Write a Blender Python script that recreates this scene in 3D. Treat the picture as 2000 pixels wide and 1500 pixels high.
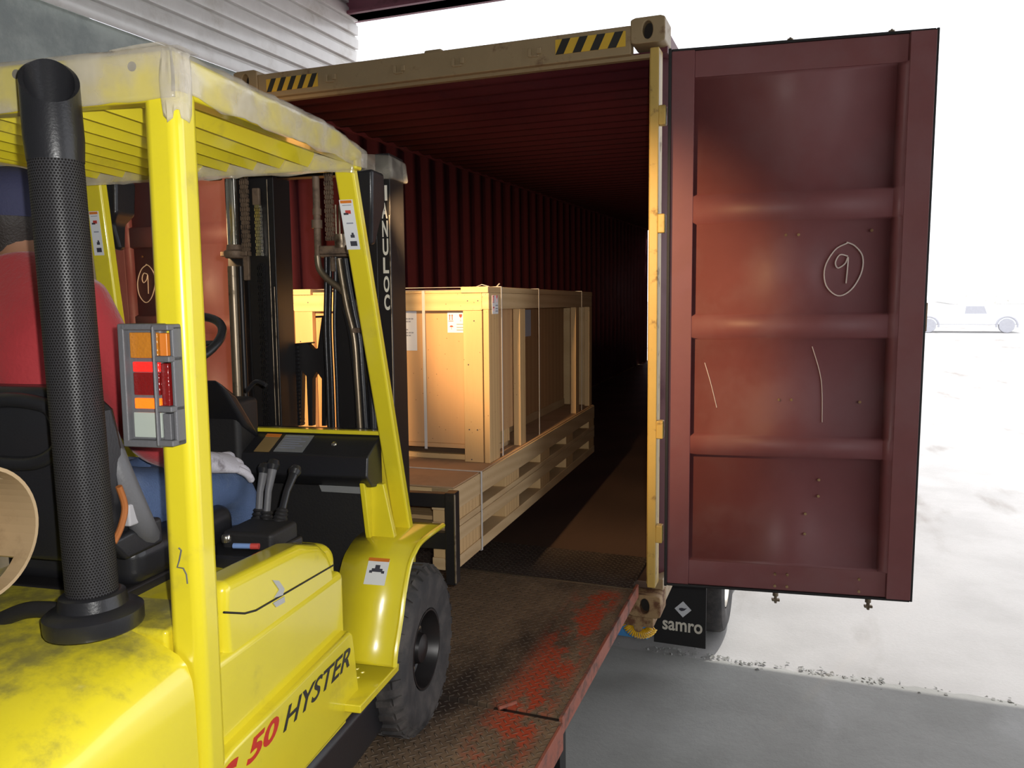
import bpy, bmesh, math, random
from mathutils import Matrix, Vector
random.seed(7)
SC = bpy.context.scene
COL = SC.collection
for o in list(bpy.data.objects): bpy.data.objects.remove(o)

# ------------------------------------------------------------------ camera
CAM = Vector((3.10435, -3.81872, 1.65500))
YAW, PITCH, ROLL, FPX = 0.361458, 0.121539, -0.015082, 1537.417
_f = Vector((-math.sin(YAW)*math.cos(PITCH), math.cos(YAW)*math.cos(PITCH), -math.sin(PITCH)))
_r0 = Vector((math.cos(YAW), math.sin(YAW), 0)); _u0 = _r0.cross(_f)
CR = _r0*math.cos(ROLL) + _u0*math.sin(ROLL)
CU = -_r0*math.sin(ROLL) + _u0*math.cos(ROLL)
CF = _f
cd = bpy.data.cameras.new('camera'); cam = bpy.data.objects.new('camera', cd); COL.objects.link(cam)
cam.matrix_world = Matrix(((CR.x, CU.x, -CF.x, CAM.x), (CR.y, CU.y, -CF.y, CAM.y), (CR.z, CU.z, -CF.z, CAM.z), (0, 0, 0, 1)))
cd.sensor_width = 36; cd.lens = FPX*36/2000; cd.clip_start = 0.05; cd.clip_end = 500
SC.camera = cam

# ------------------------------------------------------------------ light and exposure
SC.view_settings.view_transform = 'Standard'; SC.view_settings.look = 'None'
SC.view_settings.gamma = 1; SC.view_settings.exposure = 0.0; SC.view_settings.use_curve_mapping = False
w = bpy.data.worlds.new('sky'); SC.world = w; w.use_nodes = True
w.node_tree.nodes['Background'].inputs[0].default_value = (0.93, 0.95, 1.0, 1)
w.node_tree.nodes['Background'].inputs[1].default_value = 2.1
def lamp(name, kind, loc, energy, color, size=None, direction=None, **kw):
    d = bpy.data.lights.new(name, kind); d.energy = energy; d.color = color
    o = bpy.data.objects.new(name, d); COL.objects.link(o); o.location = loc
    if size is not None:
        if kind == 'SUN': d.angle = size
        else: d.shadow_soft_size = size
    if direction is not None: o.rotation_euler = Vector(direction).to_track_quat('-Z', 'Y').to_euler()
    for k, v in kw.items(): setattr(d, k, v)
    return o
lamp('sun', 'SUN', (0, 20, 20), 2.6, (1, .96, .9), .009, (-.18, -.335, -1.0))
# the flash of the photographer's camera, a hand's width from its lens
lamp('camera_flash', 'SPOT', CAM + CR*.045 + CU*.035, 135, (1, .985, .95), .012, CF, spot_size=math.radians(110), spot_blend=.6)

# ------------------------------------------------------------------ frames
def rotm(yaw, pitch, roll=0):
    a, b, c = map(math.radians, (yaw, pitch, roll))
    return Matrix.Rotation(a, 3, 'Z') @ Matrix.Rotation(b, 3, 'X') @ Matrix.Rotation(c, 3, 'Y')
FT = Matrix.Translation((1.887, -1.623, .16)) @ rotm(7, -1.5).to_4x4()      # forklift
PT = Matrix.Translation((1.795, -1.035, .52)) @ rotm(2.7, -1.24).to_4x4()   # pallets and crate
ID = Matrix.Identity(4)
def at(px, py, ax, val, T=ID):
    """where the sight line of an image point meets the plane axis=val of a frame"""
    d = CF + CR*((px-1000)/FPX) + CU*((750-py)/FPX)
    Ti = T.inverted(); o = Ti @ CAM; d = Ti.to_3x3() @ d
    return o + d*((val-o[ax])/d[ax])
def L(px, py, ax, val): return at(px, py, ax, val, FT)

# ------------------------------------------------------------------ materials
MATS = {}
class NT:
    def __init__(s, m): s.t = m.node_tree; s.n = s.t.nodes; s.l = s.t.links
    def new(s, typ, **kw):
        n = s.n.new(typ)
        for k, v in kw.items(): setattr(n, k, v)
        return n
    def put(s, sock, v):
        if isinstance(v, bpy.types.NodeSocket): s.l.new(v, sock)
        elif isinstance(v, (int, float)) and sock.type == 'RGBA': sock.default_value = (v, v, v, 1)
        elif isinstance(v, tuple) and sock.type == 'RGBA' and len(v) == 3: sock.default_value = (*v, 1)
        else: sock.default_value = v
    def math(s, op, a, b=0.0, c=None):
        n = s.new('ShaderNodeMath', operation=op); s.put(n.inputs[0], a); s.put(n.inputs[1], b)
        if c is not None: s.put(n.inputs[2], c)
        return n.outputs[0]
    def mix(s, f, a, b):
        n = s.new('ShaderNodeMix', data_type='RGBA'); s.put(n.inputs[0], f); s.put(n.inputs[6], a); s.put(n.inputs[7], b)
        return n.outputs[2]
    def ramp(s, v, lo, hi):
        n = s.new('ShaderNodeMapRange'); n.interpolation_type = 'SMOOTHSTEP'; s.put(n.inputs[0], v)
        n.inputs[1].default_value = lo; n.inputs[2].default_value = hi
        return n.outputs[0]
    def coord(s, kind='Object'): return s.new('ShaderNodeTexCoord').outputs[kind]
    def map(s, v, scale=(1, 1, 1), loc=(0, 0, 0)):
        n = s.new('ShaderNodeMapping'); s.l.new(v, n.inputs[0]); n.inputs['Scale'].default_value = scale; n.inputs['Location'].default_value = loc
        return n.outputs[0]
    def noise(s, v, scale, detail=4, rough=.55):
        n = s.new('ShaderNodeTexNoise'); s.l.new(v, n.inputs['Vector']); n.inputs['Scale'].default_value = scale
        n.inputs['Detail'].default_value = detail; n.inputs['Roughness'].default_value = rough
        return n.outputs[0]
    def bump(s, h, strength, dist=.01):
        n = s.new('ShaderNodeBump'); s.put(n.inputs['Height'], h); n.inputs['Strength'].default_value = strength; n.inputs['Distance'].default_value = dist
        return n.outputs[0]
def base(name, col, rough=.5, metal=0.0, **kw):
    m = bpy.data.materials.new(name); m.use_nodes = True; MATS[name] = m
    p = m.node_tree.nodes['Principled BSDF']; p.inputs['Base Color'].default_value = (*col, 1)
    p.inputs['Roughness'].default_value = rough; p.inputs['Metallic'].default_value = metal
    for k, v in kw.items(): p.inputs[k.replace('_', ' ')].default_value = v
    return m, NT(m), p
def paint(name, col, rough=.4, metal=0.0, dirt=None, dscale=6, dlo=.55, dhi=.75, bump=.0, bscale=60, var=.08, stretch=(1, 1, 1), **kw):
    """paint / plastic / cloth: base colour with wear noise, dirt patches and fine bump"""
    m, n, p = base(name, col, rough, metal, **kw)
    v = n.map(n.coord(), stretch)
    dark = tuple(c*(1-var*2) for c in col)
    c = n.mix(n.noise(v, 9, 5), dark, tuple(min(1, x*(1+var)) for x in col))
    if dirt:
        d = n.ramp(n.noise(v, dscale, 8, .65), dlo, dhi); c = n.mix(d, c, dirt)
        n.l.new(n.math('MULTIPLY_ADD', d, .25, rough), p.inputs['Roughness'])
    n.l.new(c, p.inputs['Base Color'])
    if bump: n.l.new(n.bump(n.noise(v, bscale, 3), bump, .004), p.inputs['Normal'])
    return m
yellow = paint('yellow_paint', (.83, .70, .028), .28, dirt=(.50, .41, .06), dscale=4, dlo=.56, dhi=.78, var=.03, Coat_Weight=1.0, Coat_Roughness=.10)
def dusty_yellow():
    # grime that has settled on the upper faces
    m, n, p = base('yellow_paint_dirty', (.80, .66, .03), .30, Coat_Weight=1.0, Coat_Roughness=.12)
    co = n.coord(); s_ = n.new('ShaderNodeSeparateXYZ'); n.l.new(co, s_.inputs[0])
    up = n.ramp(s_.outputs[2], .70, .83)
    a_ = n.math('ADD', n.math('MULTIPLY', n.noise(co, 7, 9, .68), .75), n.math('MULTIPLY', up, .20))
    d = n.ramp(a_, .42, .64)
    c = n.mix(n.math('MULTIPLY', d, .85), (.83, .70, .028), (.17, .155, .055))
    n.l.new(c, p.inputs['Base Color']); n.l.new(n.math('MULTIPLY_ADD', d, .35, .28), p.inputs['Roughness'])
    return m
yellow_dirty = dusty_yellow()
black_plastic = paint('black_plastic', (.018, .018, .021), .32, bump=.1, bscale=200)
black_matt = paint('black_matt', (.014, .013, .014), .6, bump=.2, bscale=120)
black_metal = paint('black_steel', (.022, .020, .021), .38, .3, dirt=(.07, .05, .035), dscale=12, dlo=.6, dhi=.8)
grey_plastic = paint('grey_plastic', (.13, .13, .14), .5, bump=.2, bscale=150)
rubber = paint('rubber', (.035, .034, .036), .75, dirt=(.10, .09, .085), dscale=8, dlo=.4, dhi=.7, bump=.5, bscale=40)
steel = paint('worn_steel', (.30, .24, .17), .38, .8, dirt=(.09, .06, .04), dscale=14, dlo=.5, dhi=.7)
chrome = paint('bright_rod', (.75, .70, .60), .15, .95, var=.02)
dust_steel = paint('dusty_steel', (.22, .15, .10), .6, .2, dirt=(.08, .055, .04), dscale=18, dlo=.45, dhi=.7, bump=.3)
red_paint = paint('container_red', (.23, .040, .030), .42, dirt=(.15, .045, .04), dscale=3, dlo=.45, dhi=.75, var=.06, bump=.08, bscale=25)
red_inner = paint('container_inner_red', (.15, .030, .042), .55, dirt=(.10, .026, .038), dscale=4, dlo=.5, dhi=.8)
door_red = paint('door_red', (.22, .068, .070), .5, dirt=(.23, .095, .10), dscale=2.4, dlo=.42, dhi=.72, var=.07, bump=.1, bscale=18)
tan = paint('tan_frame_paint', (.38, .275, .15), .5, dirt=(.17, .09, .045), dscale=9, dlo=.56, dhi=.72, bump=.2, bscale=40)
tan_yellow = paint('yellow_post_paint', (.62, .42, .11), .45, dirt=(.22, .12, .04), dscale=10, dlo=.55, dhi=.7, bump=.1)
rust = paint('rusty_cast_steel', (.36, .23, .11), .7, dirt=(.14, .06, .03), dscale=16, dlo=.42, dhi=.62, bump=.5, bscale=50)
hole_dark = paint('dark_socket', (.02, .015, .012), .8)
stripe_black = paint('stripe_black', (.03, .028, .025), .5)
stripe_yellow = paint('stripe_yellow', (.80, .50, .05), .45)
chalk = paint('chalk', (.85, .72, .66), .9, var=.15)
shirt_red = paint('red_cloth', (.36, .022, .028), .85, bump=.5, bscale=90, var=.12, Sheen_Weight=.3)
jeans = paint('denim', (.075, .12, .24), .85, bump=.6, bscale=220, dirt=(.14, .19, .30), dscale=7, dlo=.5, dhi=.8)
navy = paint('navy_cloth', (.028, .030, .075), .8, bump=.4, bscale=150)
glove_mat = paint('white_work_glove', (.50, .48, .53), .85, dirt=(.20, .18, .20), dscale=14, dlo=.56, dhi=.72, bump=.5, bscale=160)
skin = paint('skin', (.30, .15, .09), .5, bump=.1)
hair_mat = paint('dark_hair', (.02, .014, .012), .6, bump=.5, bscale=200)
lpg_mat = paint('tan_tank_paint', (.42, .30, .17), .38, .3, dirt=(.22, .14, .07), dscale=10, dlo=.5, dhi=.75)
orange_m = paint('orange_plastic', (.75, .22, .03), .3)
white_m = paint('white_print', (.80, .82, .86), .5, var=.03)
paper_m = paint('paper', (.62, .66, .76), .7, var=.03)
ink = paint('ink', (.05, .05, .07), .7)
ink_blue = paint('faded_ink', (.28, .30, .38), .8)
ink_red = paint('red_ink', (.55, .06, .05), .6)
letter_black = paint('letter_black', (.022, .022, .024), .45)
letter_red = paint('letter_red', (.62, .035, .02), .45)
letter_white = paint('letter_white', (.85, .80, .68), .5)
cardboard = paint('cardboard', (.45, .28, .16), .85, dirt=(.30, .19, .11), dscale=5, dlo=.5, dhi=.8)
strap_m = paint('white_strap', (.62, .60, .58), .45)
blue_m = paint('blue_paint', (.06, .25, .55), .45)
coil_m = paint('yellow_hose', (.85, .50, .02), .35)
maroon = paint('maroon_beam_paint', (.20, .06, .09), .55, dirt=(.06, .02, .025), dscale=3)
pale_grey = paint('pale_grey', (.50, .50, .54), .4)
car_white = paint('car_paint', (.86, .87, .90), .3)
grey_wall = paint('block_wall_paint', (.50, .55, .52), .8, dirt=(.34, .38, .37), dscale=2.5, dlo=.42, dhi=.66, bump=.3, bscale=60)
siding_m = paint('white_siding', (.86, .85, .80), .3, dirt=(.48, .44, .36), dscale=2, dlo=.5, dhi=.8)
ceil_m = paint('ceiling_deck', (.35, .35, .34), .7)
glass_m, _, _p = base('lens_clear', (.45, .5, .45), .12, Coat_Weight=1.0)
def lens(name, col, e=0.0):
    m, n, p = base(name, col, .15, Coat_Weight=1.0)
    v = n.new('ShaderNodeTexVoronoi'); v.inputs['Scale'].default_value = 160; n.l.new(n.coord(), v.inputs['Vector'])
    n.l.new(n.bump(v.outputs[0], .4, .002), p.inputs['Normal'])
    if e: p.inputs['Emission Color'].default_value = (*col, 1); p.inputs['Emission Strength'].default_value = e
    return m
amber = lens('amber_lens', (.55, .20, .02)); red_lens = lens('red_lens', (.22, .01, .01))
red_glow = lens('red_reflex_lens', (1.0, .02, .015), .9); orange_glow = lens('orange_reflex_lens', (1.0, .16, .01), 1.1)  # emission stands in for camera flash thrown back by the reflex lenses
def wood(name, c1, c2, axis, scale=1.0, rough=.65):
    m, n, p = base(name, c1, rough)
    st = [9.0, 9.0, 9.0]; st[axis] = .9
    v = n.map(n.coord(), tuple(x*scale for x in st))
    w_ = n.new('ShaderNodeTexWave'); w_.wave_type = 'RINGS'; n.l.new(v, w_.inputs[0]); w_.inputs['Scale'].default_value = .9
    w_.inputs['Distortion'].default_value = 5; w_.inputs['Detail'].default_value = 3; w_.inputs['Detail Scale'].default_value = .6
    c = n.mix(n.math('MULTIPLY', w_.outputs[1], .55), c1, c2)
    fine = n.noise(v, 14, 4); c = n.mix(n.math('MULTIPLY', fine, .35), c, c2)
    vo = n.new('ShaderNodeTexVoronoi'); n.l.new(n.map(n.coord(), (7, 7, 7)), vo.inputs[0])
    k = n.ramp(vo.outputs[0], .09, .05); c = n.mix(k, c, tuple(x*.35 for x in c2))
    n.l.new(c, p.inputs['Base Color']); n.l.new(n.bump(fine, .15, .003), p.inputs['Normal'])
    return m
pine_z = wood('pine_upright', (.66, .45, .22), (.50, .30, .13), 2)
pine_y = wood('pine_lengthwise', (.62, .45, .25), (.46, .30, .15), 1)
pine_x = wood('pine_crosswise', (.66, .46, .23), (.50, .31, .14), 0)
ply = wood('plywood', (.58, .35, .17), (.46, .25, .115), 2, .45)
floor_wood = wood('container_floor_wood', (.125, .078, .058), (.07, .046, .037), 1, .5, .5)
def perforated():
    m, n, p = base('perforated_guard', (.03, .03, .032), .35, .0, Specular_IOR_Level=.28)
    uv = n.new('ShaderNodeSeparateXYZ'); n.l.new(n.coord('UV'), uv.inputs[0])
    u, v = uv.outputs[0], uv.outputs[1]
    def dots(du, dv):
        a = n.math('SUBTRACT', n.math('FRACT', n.math('ADD', u, du)), .5)
        b = n.math('MULTIPLY', n.math('SUBTRACT', n.math('FRACT', n.math('ADD', v, dv)), .5), 1.732)
        return n.math('SQRT', n.math('ADD', n.math('MULTIPLY', a, a), n.math('MULTIPLY', b, b)))
    d = n.math('MINIMUM', dots(0, 0), dots(.5, .5))
    hole = n.ramp(d, .34, .27)
    n.l.new(n.mix(hole, (.036, .035, .038), (.003, .002, .002)), p.inputs['Base Color'])
    n.l.new(n.math('MULTIPLY_ADD', hole, .4, .42), p.inputs['Roughness'])
    n.l.new(n.bump(n.math('SUBTRACT', 1.0, hole), .8, .002), p.inputs['Normal'])
    return m
perf = perforated()
def tread_plate(name, orange_edge=True, c_wear=(.24, .15, .085), c_dark=(.035, .026, .022)):
    m, n, p = base(name, c_dark, .45, .25)
    co = n.coord(); s = n.new('ShaderNodeSeparateXYZ'); n.l.new(co, s.inputs[0]); x, y = s.outputs[0], s.outputs[1]
    P = 26.0
    def lug(ox, oy, sg):
        a = n.math('SUBTRACT', n.math('FRACT', n.math('MULTIPLY_ADD', x, P, ox)), .5)
        b = n.math('SUBTRACT', n.math('FRACT', n.math('MULTIPLY_ADD', y, P, oy)), .5)
        r = n.math('MULTIPLY', n.math('ADD', a, n.math('MULTIPLY', b, sg)), .7071)
        t = n.math('MULTIPLY', n.math('SUBTRACT', a, n.math('MULTIPLY', b, sg)), .7071)
        return n.math('SQRT', n.math('ADD', n.math('POWER', n.math('MULTIPLY', r, 2.6), 2), n.math('POWER', n.math('MULTIPLY', t, 8.5), 2)))
    d = n.math('MINIMUM', lug(0, 0, 1.0), lug(.5, .5, -1.0))
    h = n.ramp(d, 1.0, .45)
    wear = n.ramp(n.noise(n.map(co, (1.1, .5, 1)), 1.7, 6, .6), .33, .58)
    fine = n.noise(co, 22, 6, .7)
    c = n.mix(n.math('MULTIPLY', wear, n.math('MULTIPLY_ADD', fine, .9, .25)), c_dark, c_wear)
    c = n.mix(n.math('MULTIPLY', h, .45), c, (.34, .28, .22))
    if orange_edge:   # worn safety paint along the outer side
        b1 = n.math('MULTIPLY', n.ramp(x, 2.03, 2.17), n.ramp(x, 2.315, 2.25))
        brk = n.ramp(n.math('ADD', n.noise(n.map(co, (2.2, 1.0, 1)), 3.1, 5), n.math('MULTIPLY', fine, .35)), .60, .72)
        yb = n.ramp(y, -.12, -.22)
        f = n.math('MULTIPLY', n.math('MULTIPLY', b1, brk), n.math('MULTIPLY', yb, n.math('SUBTRACT', 1.0, n.math('MULTIPLY', h, .7))))
        c = n.mix(f, c, (.58, .085, .035))
    n.l.new(c, p.inputs['Base Color'])
    n.l.new(n.math('MULTIPLY_ADD', fine, .35, .42), p.inputs['Roughness'])
    hb = n.math('ADD', h, n.math('MULTIPLY', fine, .3))
    n.l.new(n.bump(hb, 1.0, .007), p.inputs['Normal'])
    return m
tread = tread_plate('worn_tread_plate', True, (.40, .27, .165), (.05, .036, .030)); tread_lip = tread_plate('lip_tread_plate', False, (.12, .088, .072), (.05, .038, .034))
edge_orange = paint('worn_orange_steel', (.40, .12, .075), .55, dirt=(.12, .08, .07), dscale=9, dlo=.45, dhi=.65, bump=.4)
def ground_mat(name, c1, c2, c3, scale, bs):
    m, n, p = base(name, c1, .85)
    co = n.coord(); a = n.ramp(n.noise(co, scale, 8, .6), .35, .7); b = n.ramp(n.noise(n.map(co, (1.4, .5, 1), (3, 1, 0)), scale*.8, 6), .55, .72)
    c = n.mix(a, c1, c2); c = n.mix(b, c, c3); g = n.noise(co, bs, 6, .7); c = n.mix(n.math('MULTIPLY', g, .3), c, tuple(x*.6 for x in c2))
    n.l.new(c, p.inputs['Base Color']); n.l.new(n.bump(g, .35, .01), p.inputs['Normal'])
    return m
slab_m = ground_mat('bay_concrete', (.42, .42, .40), (.33, .33, .31), (.50, .50, .49), 1.2, 30)
yard_m = ground_mat('yard_gravel', (.50, .49, .48), (.42, .41, .40), (.27, .245, .22), .9, 35)
def film():
    m, n, p = base('plastic_film', (.72, .66, .55), .16, Coat_Weight=.6)
    v = n.noise(n.coord(), 9, 3, .5)
    n.l.new(n.bump(v, .6, .012), p.inputs['Normal'])
    n.l.new(n.math('MULTIPLY_ADD', n.ramp(v, .35, .75), .40, .16), p.inputs['Alpha'])
    return m
film_m = film()

# ------------------------------------------------------------------ mesh helpers
class MB:
    def __init__(s, T=None): s.bm = bmesh.new(); s.T = T or Matrix.Identity(4)
    def add(s, vs, fs, smooth=False):
        V = [s.bm.verts.new(s.T @ Vector(v)) for v in vs]
        for f in fs:
            try: q = s.bm.faces.new([V[i] for i in f]); q.smooth = smooth
            except ValueError: pass
        return s
    def box(s, lo, hi, R=None):
        lo, hi = Vector(lo), Vector(hi)
        vs = [Vector((x, y, z)) for x in (lo.x, hi.x) for y in (lo.y, hi.y) for z in (lo.z, hi.z)]
        if R is not None:
            c = (lo+hi)/2; vs = [c + R @ (v-c) for v in vs]
        return s.add(vs, [(0, 1, 3, 2), (4, 6, 7, 5), (0, 4, 5, 1), (2, 3, 7, 6), (0, 2, 6, 4), (1, 5, 7, 3)])
    def loft(s, rings, cap=True, closed=True, smooth=False):
        n = len(rings[0]); vs = [v for r in rings for v in r]; fs = []
        for i in range(len(rings)-1):
            for j in range(n if closed else n-1):
                a, b = i*n+j, i*n+(j+1) % n; fs.append((a, b, b+n, a+n))
        if cap and closed: fs += [tuple(range(n))[::-1], tuple(range((len(rings)-1)*n, len(rings)*n))]
        return s.add(vs, fs, smooth)
    def prism(s, pts, off, smooth=False):
        """closed outline pushed along a vector"""
        off = Vector(off); a = [Vector(p) for p in pts]
        return s.loft([a, [p+off for p in a]], smooth=smooth)
    def beam(s, a, b, w_, h, up=(0, 0, 1)):
        a, b = Vector(a), Vector(b); d = (b-a).normalized(); x = d.cross(Vector(up))
        x = x.normalized() if x.length > 1e-4 else Vector((1, 0, 0)); y = x.cross(d)
        r = [x*(sx*w_/2)+y*(sy*h/2) for sx, sy in ((-1, -1), (1, -1), (1, 1), (-1, 1))]
        return s.loft([[a+v for v in r], [b+v for v in r]])
    def tube(s, pts, r, n=12, cap=True, close=False):
        pts = [Vector(p) for p in pts]; rings = []; N = len(pts); prev = None
        rr = r if isinstance(r, (list, tuple)) else [r]*N
        for i, p in enumerate(pts):
            if close: d = pts[(i+1) % N]-pts[i-1]
            else: d = pts[min(i+1, N-1)]-pts[max(i-1, 0)]
            d.normalize()
            if prev is None: x = d.orthogonal().normalized()
            else: x = (prev-d*prev.dot(d)).normalized()
            prev = x; y = d.cross(x)
            rings.append([p+(x*math.cos(t)+y*math.sin(t))*rr[i] for t in [2*math.pi*k/n for k in range(n)]])
        if close: rings.append(rings[0])
        return s.loft(rings, cap=cap and not close, smooth=True)
    def lathe(s, prof, o, axis, n=32, cap=True):
        """profile of (radius, height) spun about an axis"""
        o = Vector(o); d = Vector(axis).normalized(); x = d.orthogonal().normalized(); y = d.cross(x)
        rings = [[o+d*h+(x*math.cos(t)+y*math.sin(t))*max(r, 1e-4) for t in [2*math.pi*k/n for k in range(n)]] for r, h in prof]
        return s.loft(rings, cap=cap, smooth=True)
    def quad(s, a, b, c, d): return s.add([a, b, c, d], [(0, 1, 2, 3)])
    def build(s, name, m, parent=None, bevel=0, seg=2, solid=0, angle=35):
        bmesh.ops.remove_doubles(s.bm, verts=s.bm.verts, dist=1e-6)
        if not solid: bmesh.ops.recalc_face_normals(s.bm, faces=s.bm.faces)
        me = bpy.data.meshes.new(name); s.bm.to_mesh(me); s.bm.free()
        me.materials.append(m)
        o = bpy.data.objects.new(name, me); COL.objects.link(o)
        for p in me.polygons: p.use_smooth = True
        me.set_sharp_from_angle(angle=math.radians(angle))
        if solid:
            q = o.modifiers.new('s', 'SOLIDIFY'); q.thickness = solid; q.offset = 0
        if bevel:
            b = o.modifiers.new('b', 'BEVEL'); b.width = bevel; b.segments = seg; b.limit_method = 'ANGLE'; b.angle_limit = math.radians(40); b.harden_normals = True
        if parent is not None: o.parent = parent
        return o
def tag(o, label, cat=None, group=None, kind=None):
    if label: o['label'] = label
    if cat: o['category'] = cat
    if group: o['group'] = group
    if kind: o['kind'] = kind
    return o
def thing(name, label, cat, T=None, group=None, loc=None):
    o = bpy.data.objects.new(name, None); COL.objects.link(o); o.empty_display_size = .1
    if T is not None: o.matrix_world = T
    if loc is not None: o.location = loc
    return tag(o, label, cat, group)
def B(name, m, parent, lo, hi, bevel=.004, R=None): return MB().box(lo, hi, R).build(name, m, parent, bevel)
def text(name, s, m, parent, o, ux, uy, depth=.001, bold=.012, shear=0.0):
    """lettering whose bounding box starts at o and spans ux (reading direction) and uy"""
    c = bpy.data.curves.new(name, 'FONT'); c.body = s; c.extrude = .02; c.offset = bold; c.shear = shear; c.resolution_u = 4
    t = bpy.data.objects.new(name, c); COL.objects.link(t)
    me = bpy.data.meshes.new_from_object(t.evaluated_get(bpy.context.evaluated_depsgraph_get()))
    bpy.data.objects.remove(t)
    xs = [v.co.x for v in me.vertices]; ys = [v.co.y for v in me.vertices]; x0, x1, y0, y1 = min(xs), max(xs), min(ys), max(ys)
    o, ux, uy = Vector(o), Vector(ux), Vector(uy); nn = ux.cross(uy).normalized()
    for v in me.vertices:
        v.co = o + ux*((v.co.x-x0)/(x1-x0)) + uy*((v.co.y-y0)/(y1-y0)) + nn*(depth*(v.co.z/.02+1)/2)
    me.materials.clear(); me.materials.append(m); me.name = name
    q = bpy.data.objects.new(name, me); COL.objects.link(q); q.parent = parent
    return q
def arc(c, r, a0, a1, n, u=(1, 0, 0), v=(0, 0, 1)):
    c, u, v = Vector(c), Vector(u), Vector(v)
    return [c+u*(r*math.cos(math.radians(a0+(a1-a0)*i/n)))+v*(r*math.sin(math.radians(a0+(a1-a0)*i/n))) for i in range(n+1)]
def smooth_path(pts, k=6):
    P = [Vector(p) for p in pts]; out = []
    for i in range(len(P)-1):
        a, b, c, d = P[max(i-1, 0)], P[i], P[i+1], P[min(i+2, len(P)-1)]
        for j in range(k):
            t = j/k; out.append(.5*((2*b)+(c-a)*t+(2*a-5*b+4*c-d)*t*t+(3*b-a-3*c+d)*t**3))
    return out+[P[-1]]

# ------------------------------------------------------------------ setting
def struct(o): o['kind'] = 'structure'; return o
# bay slab (crumbling edge at y = 2.2) and the yard beyond
mb = MB(); edge = []; x = -6.0
while x < 14: edge.append((x, 2.2+random.uniform(-.022, .022)+.03*math.sin(x*2.1), -1.25)); x += .06
top = edge+[(14, -2.4, -1.25), (-6, -2.4, -1.25)]
mb.prism(top, (0, 0, -.12))
struct(mb.build('floor', slab_m, None))
struct(MB().box((-80, 2.0, -1.5), (90, 140, -1.262)).build('yard_ground', yard_m))
struct(MB().box((-6, -12, -.05), (14, -2.4, .155)).build('dock_floor', slab_m))
struct(MB().box((-6, -2.41, -1.3), (14, -2.38, -.05)).build('wall_dock', slab_m))
# left wall: blockwork below, ribbed white siding above
WX = -1.65
zl1 = at(464, 142, 0, WX).z
struct(MB().box((WX-.2, -12, -1.3), (WX, 4.0, zl1)).build('wall_left', grey_wall))
ys = [-12, 4.02]
prof = []; z = zl1-.02
ztop = at(688, 66, 0, WX).z+.35
while z < ztop:
    prof += [(.045, z), (.045, z+.095), (.028, z+.112), (.028, z+.124), (.0, z+.125), (.0, z+.143), (.045, z+.144)]; z += .145
mb = MB(); mb.loft([[(WX+.012+a, y, zz) for a, zz in prof] for y in ys], cap=False, closed=False)
struct(mb.build('trim_siding', siding_m, None, solid=.004))
p0 = at(658, 44, 1, 4.0)
struct(MB().box((p0.x, 3.85, p0.z), (14, 4.05, p0.z+.55)).box((p0.x, 3.8, p0.z), (14, 4.1, p0.z+.03)).build('beam_header', maroon))
struct(MB().box((-6, -12, p0.z+.55), (14, 4.1, p0.z+.75)).build('ceiling', ceil_m))
struct(MB().box((-6, -12.2, -.1), (14, -12, p0.z+.6)).build('wall_back', grey_wall))
struct(MB().box((8.8, -12, -1.3), (9.0, -3.2, p0.z+.6)).build('wall_right', grey_wall))
# rubble along the broken slab edge
mb = MB()
for i in range(230):
    px_ = random.choice([random.uniform(2.0, 2.9), random.uniform(1.5, 5.5), random.uniform(3.1, 3.7)])
    c = Vector((px_, 2.22+random.gauss(0, .035), -1.255)); r = random.uniform(.006, .022)
    vs = [c+Vector((random.gauss(0, 1), random.gauss(0, 1), abs(random.gauss(0, 1)))).normalized()*r for _ in range(7)]
    bm2 = mb.bm; V = [bm2.verts.new(v) for v in vs]
    try: bmesh.ops.convex_hull(bm2, input=V)
    except Exception: pass
tag(mb.build('rubble', slab_m), 'grey broken concrete crumbs along the cracked edge of the bay slab', 'rubble', kind='stuff')

# ------------------------------------------------------------------ loading ramp
ramp = thing('loading_ramp', 'steel tread plate loading ramp with worn orange paint along its outer edge', 'ramp', loc=(0, 0, 0))
RX0, RX1 = .08, 2.325
MB().box((RX0, -1.335, .115), (RX1, -.10, .16)).build('deck_plate', tread, ramp, .002)
MB().box((RX0, -2.4, .11), (RX1+.012, -1.362, .158)).build('deck_plate', tread, ramp, .002)
MB().box((RX0, -.095, .150), (RX1-.012, .375, .163)).build('lip_plate', tread_lip, ramp, .002)
MB().tube([(RX0, -.098, .155), (RX1, -.098, .155)], .009, 10).build('hinge_pin', steel, ramp)
tag(MB().box((RX1, -1.345, .095), (RX1+.013, -.03, .162)).build('edge_bar', edge_orange, ramp, .002), 'pale orange scuffed edge bar of the ramp')
MB().box((RX1+.013, -2.4, .06), (RX1+.024, -1.37, .160)).build('edge_bar', edge_orange, ramp, .002)
MB().box((2.08, -1.362, .12), (RX1, -1.335, .152)).build('hinge_lug', black_metal, ramp, .002)
MB().tube([(2.105, -1.36, .163), (2.15, -1.30, .163)], .007, 8).build('pull_rod', edge_orange, ramp)
for y in (-1.25, -.25):
    MB().box((RX0+.05, y-.05, 0), (RX1-.25, y+.05, .11)).build('cross_beam', black_metal, ramp)
    for x in (.25, 1.95): MB().box((x-.05, y-.05, -1.25), (x+.05, y+.05, 0)).build('leg', black_metal, ramp)
for x in (.3, 1.2, 2.0): MB().box((x-.04, -2.38, .03), (x+.04, -1.3, .11)).build('side_rail', black_metal, ramp)

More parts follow.
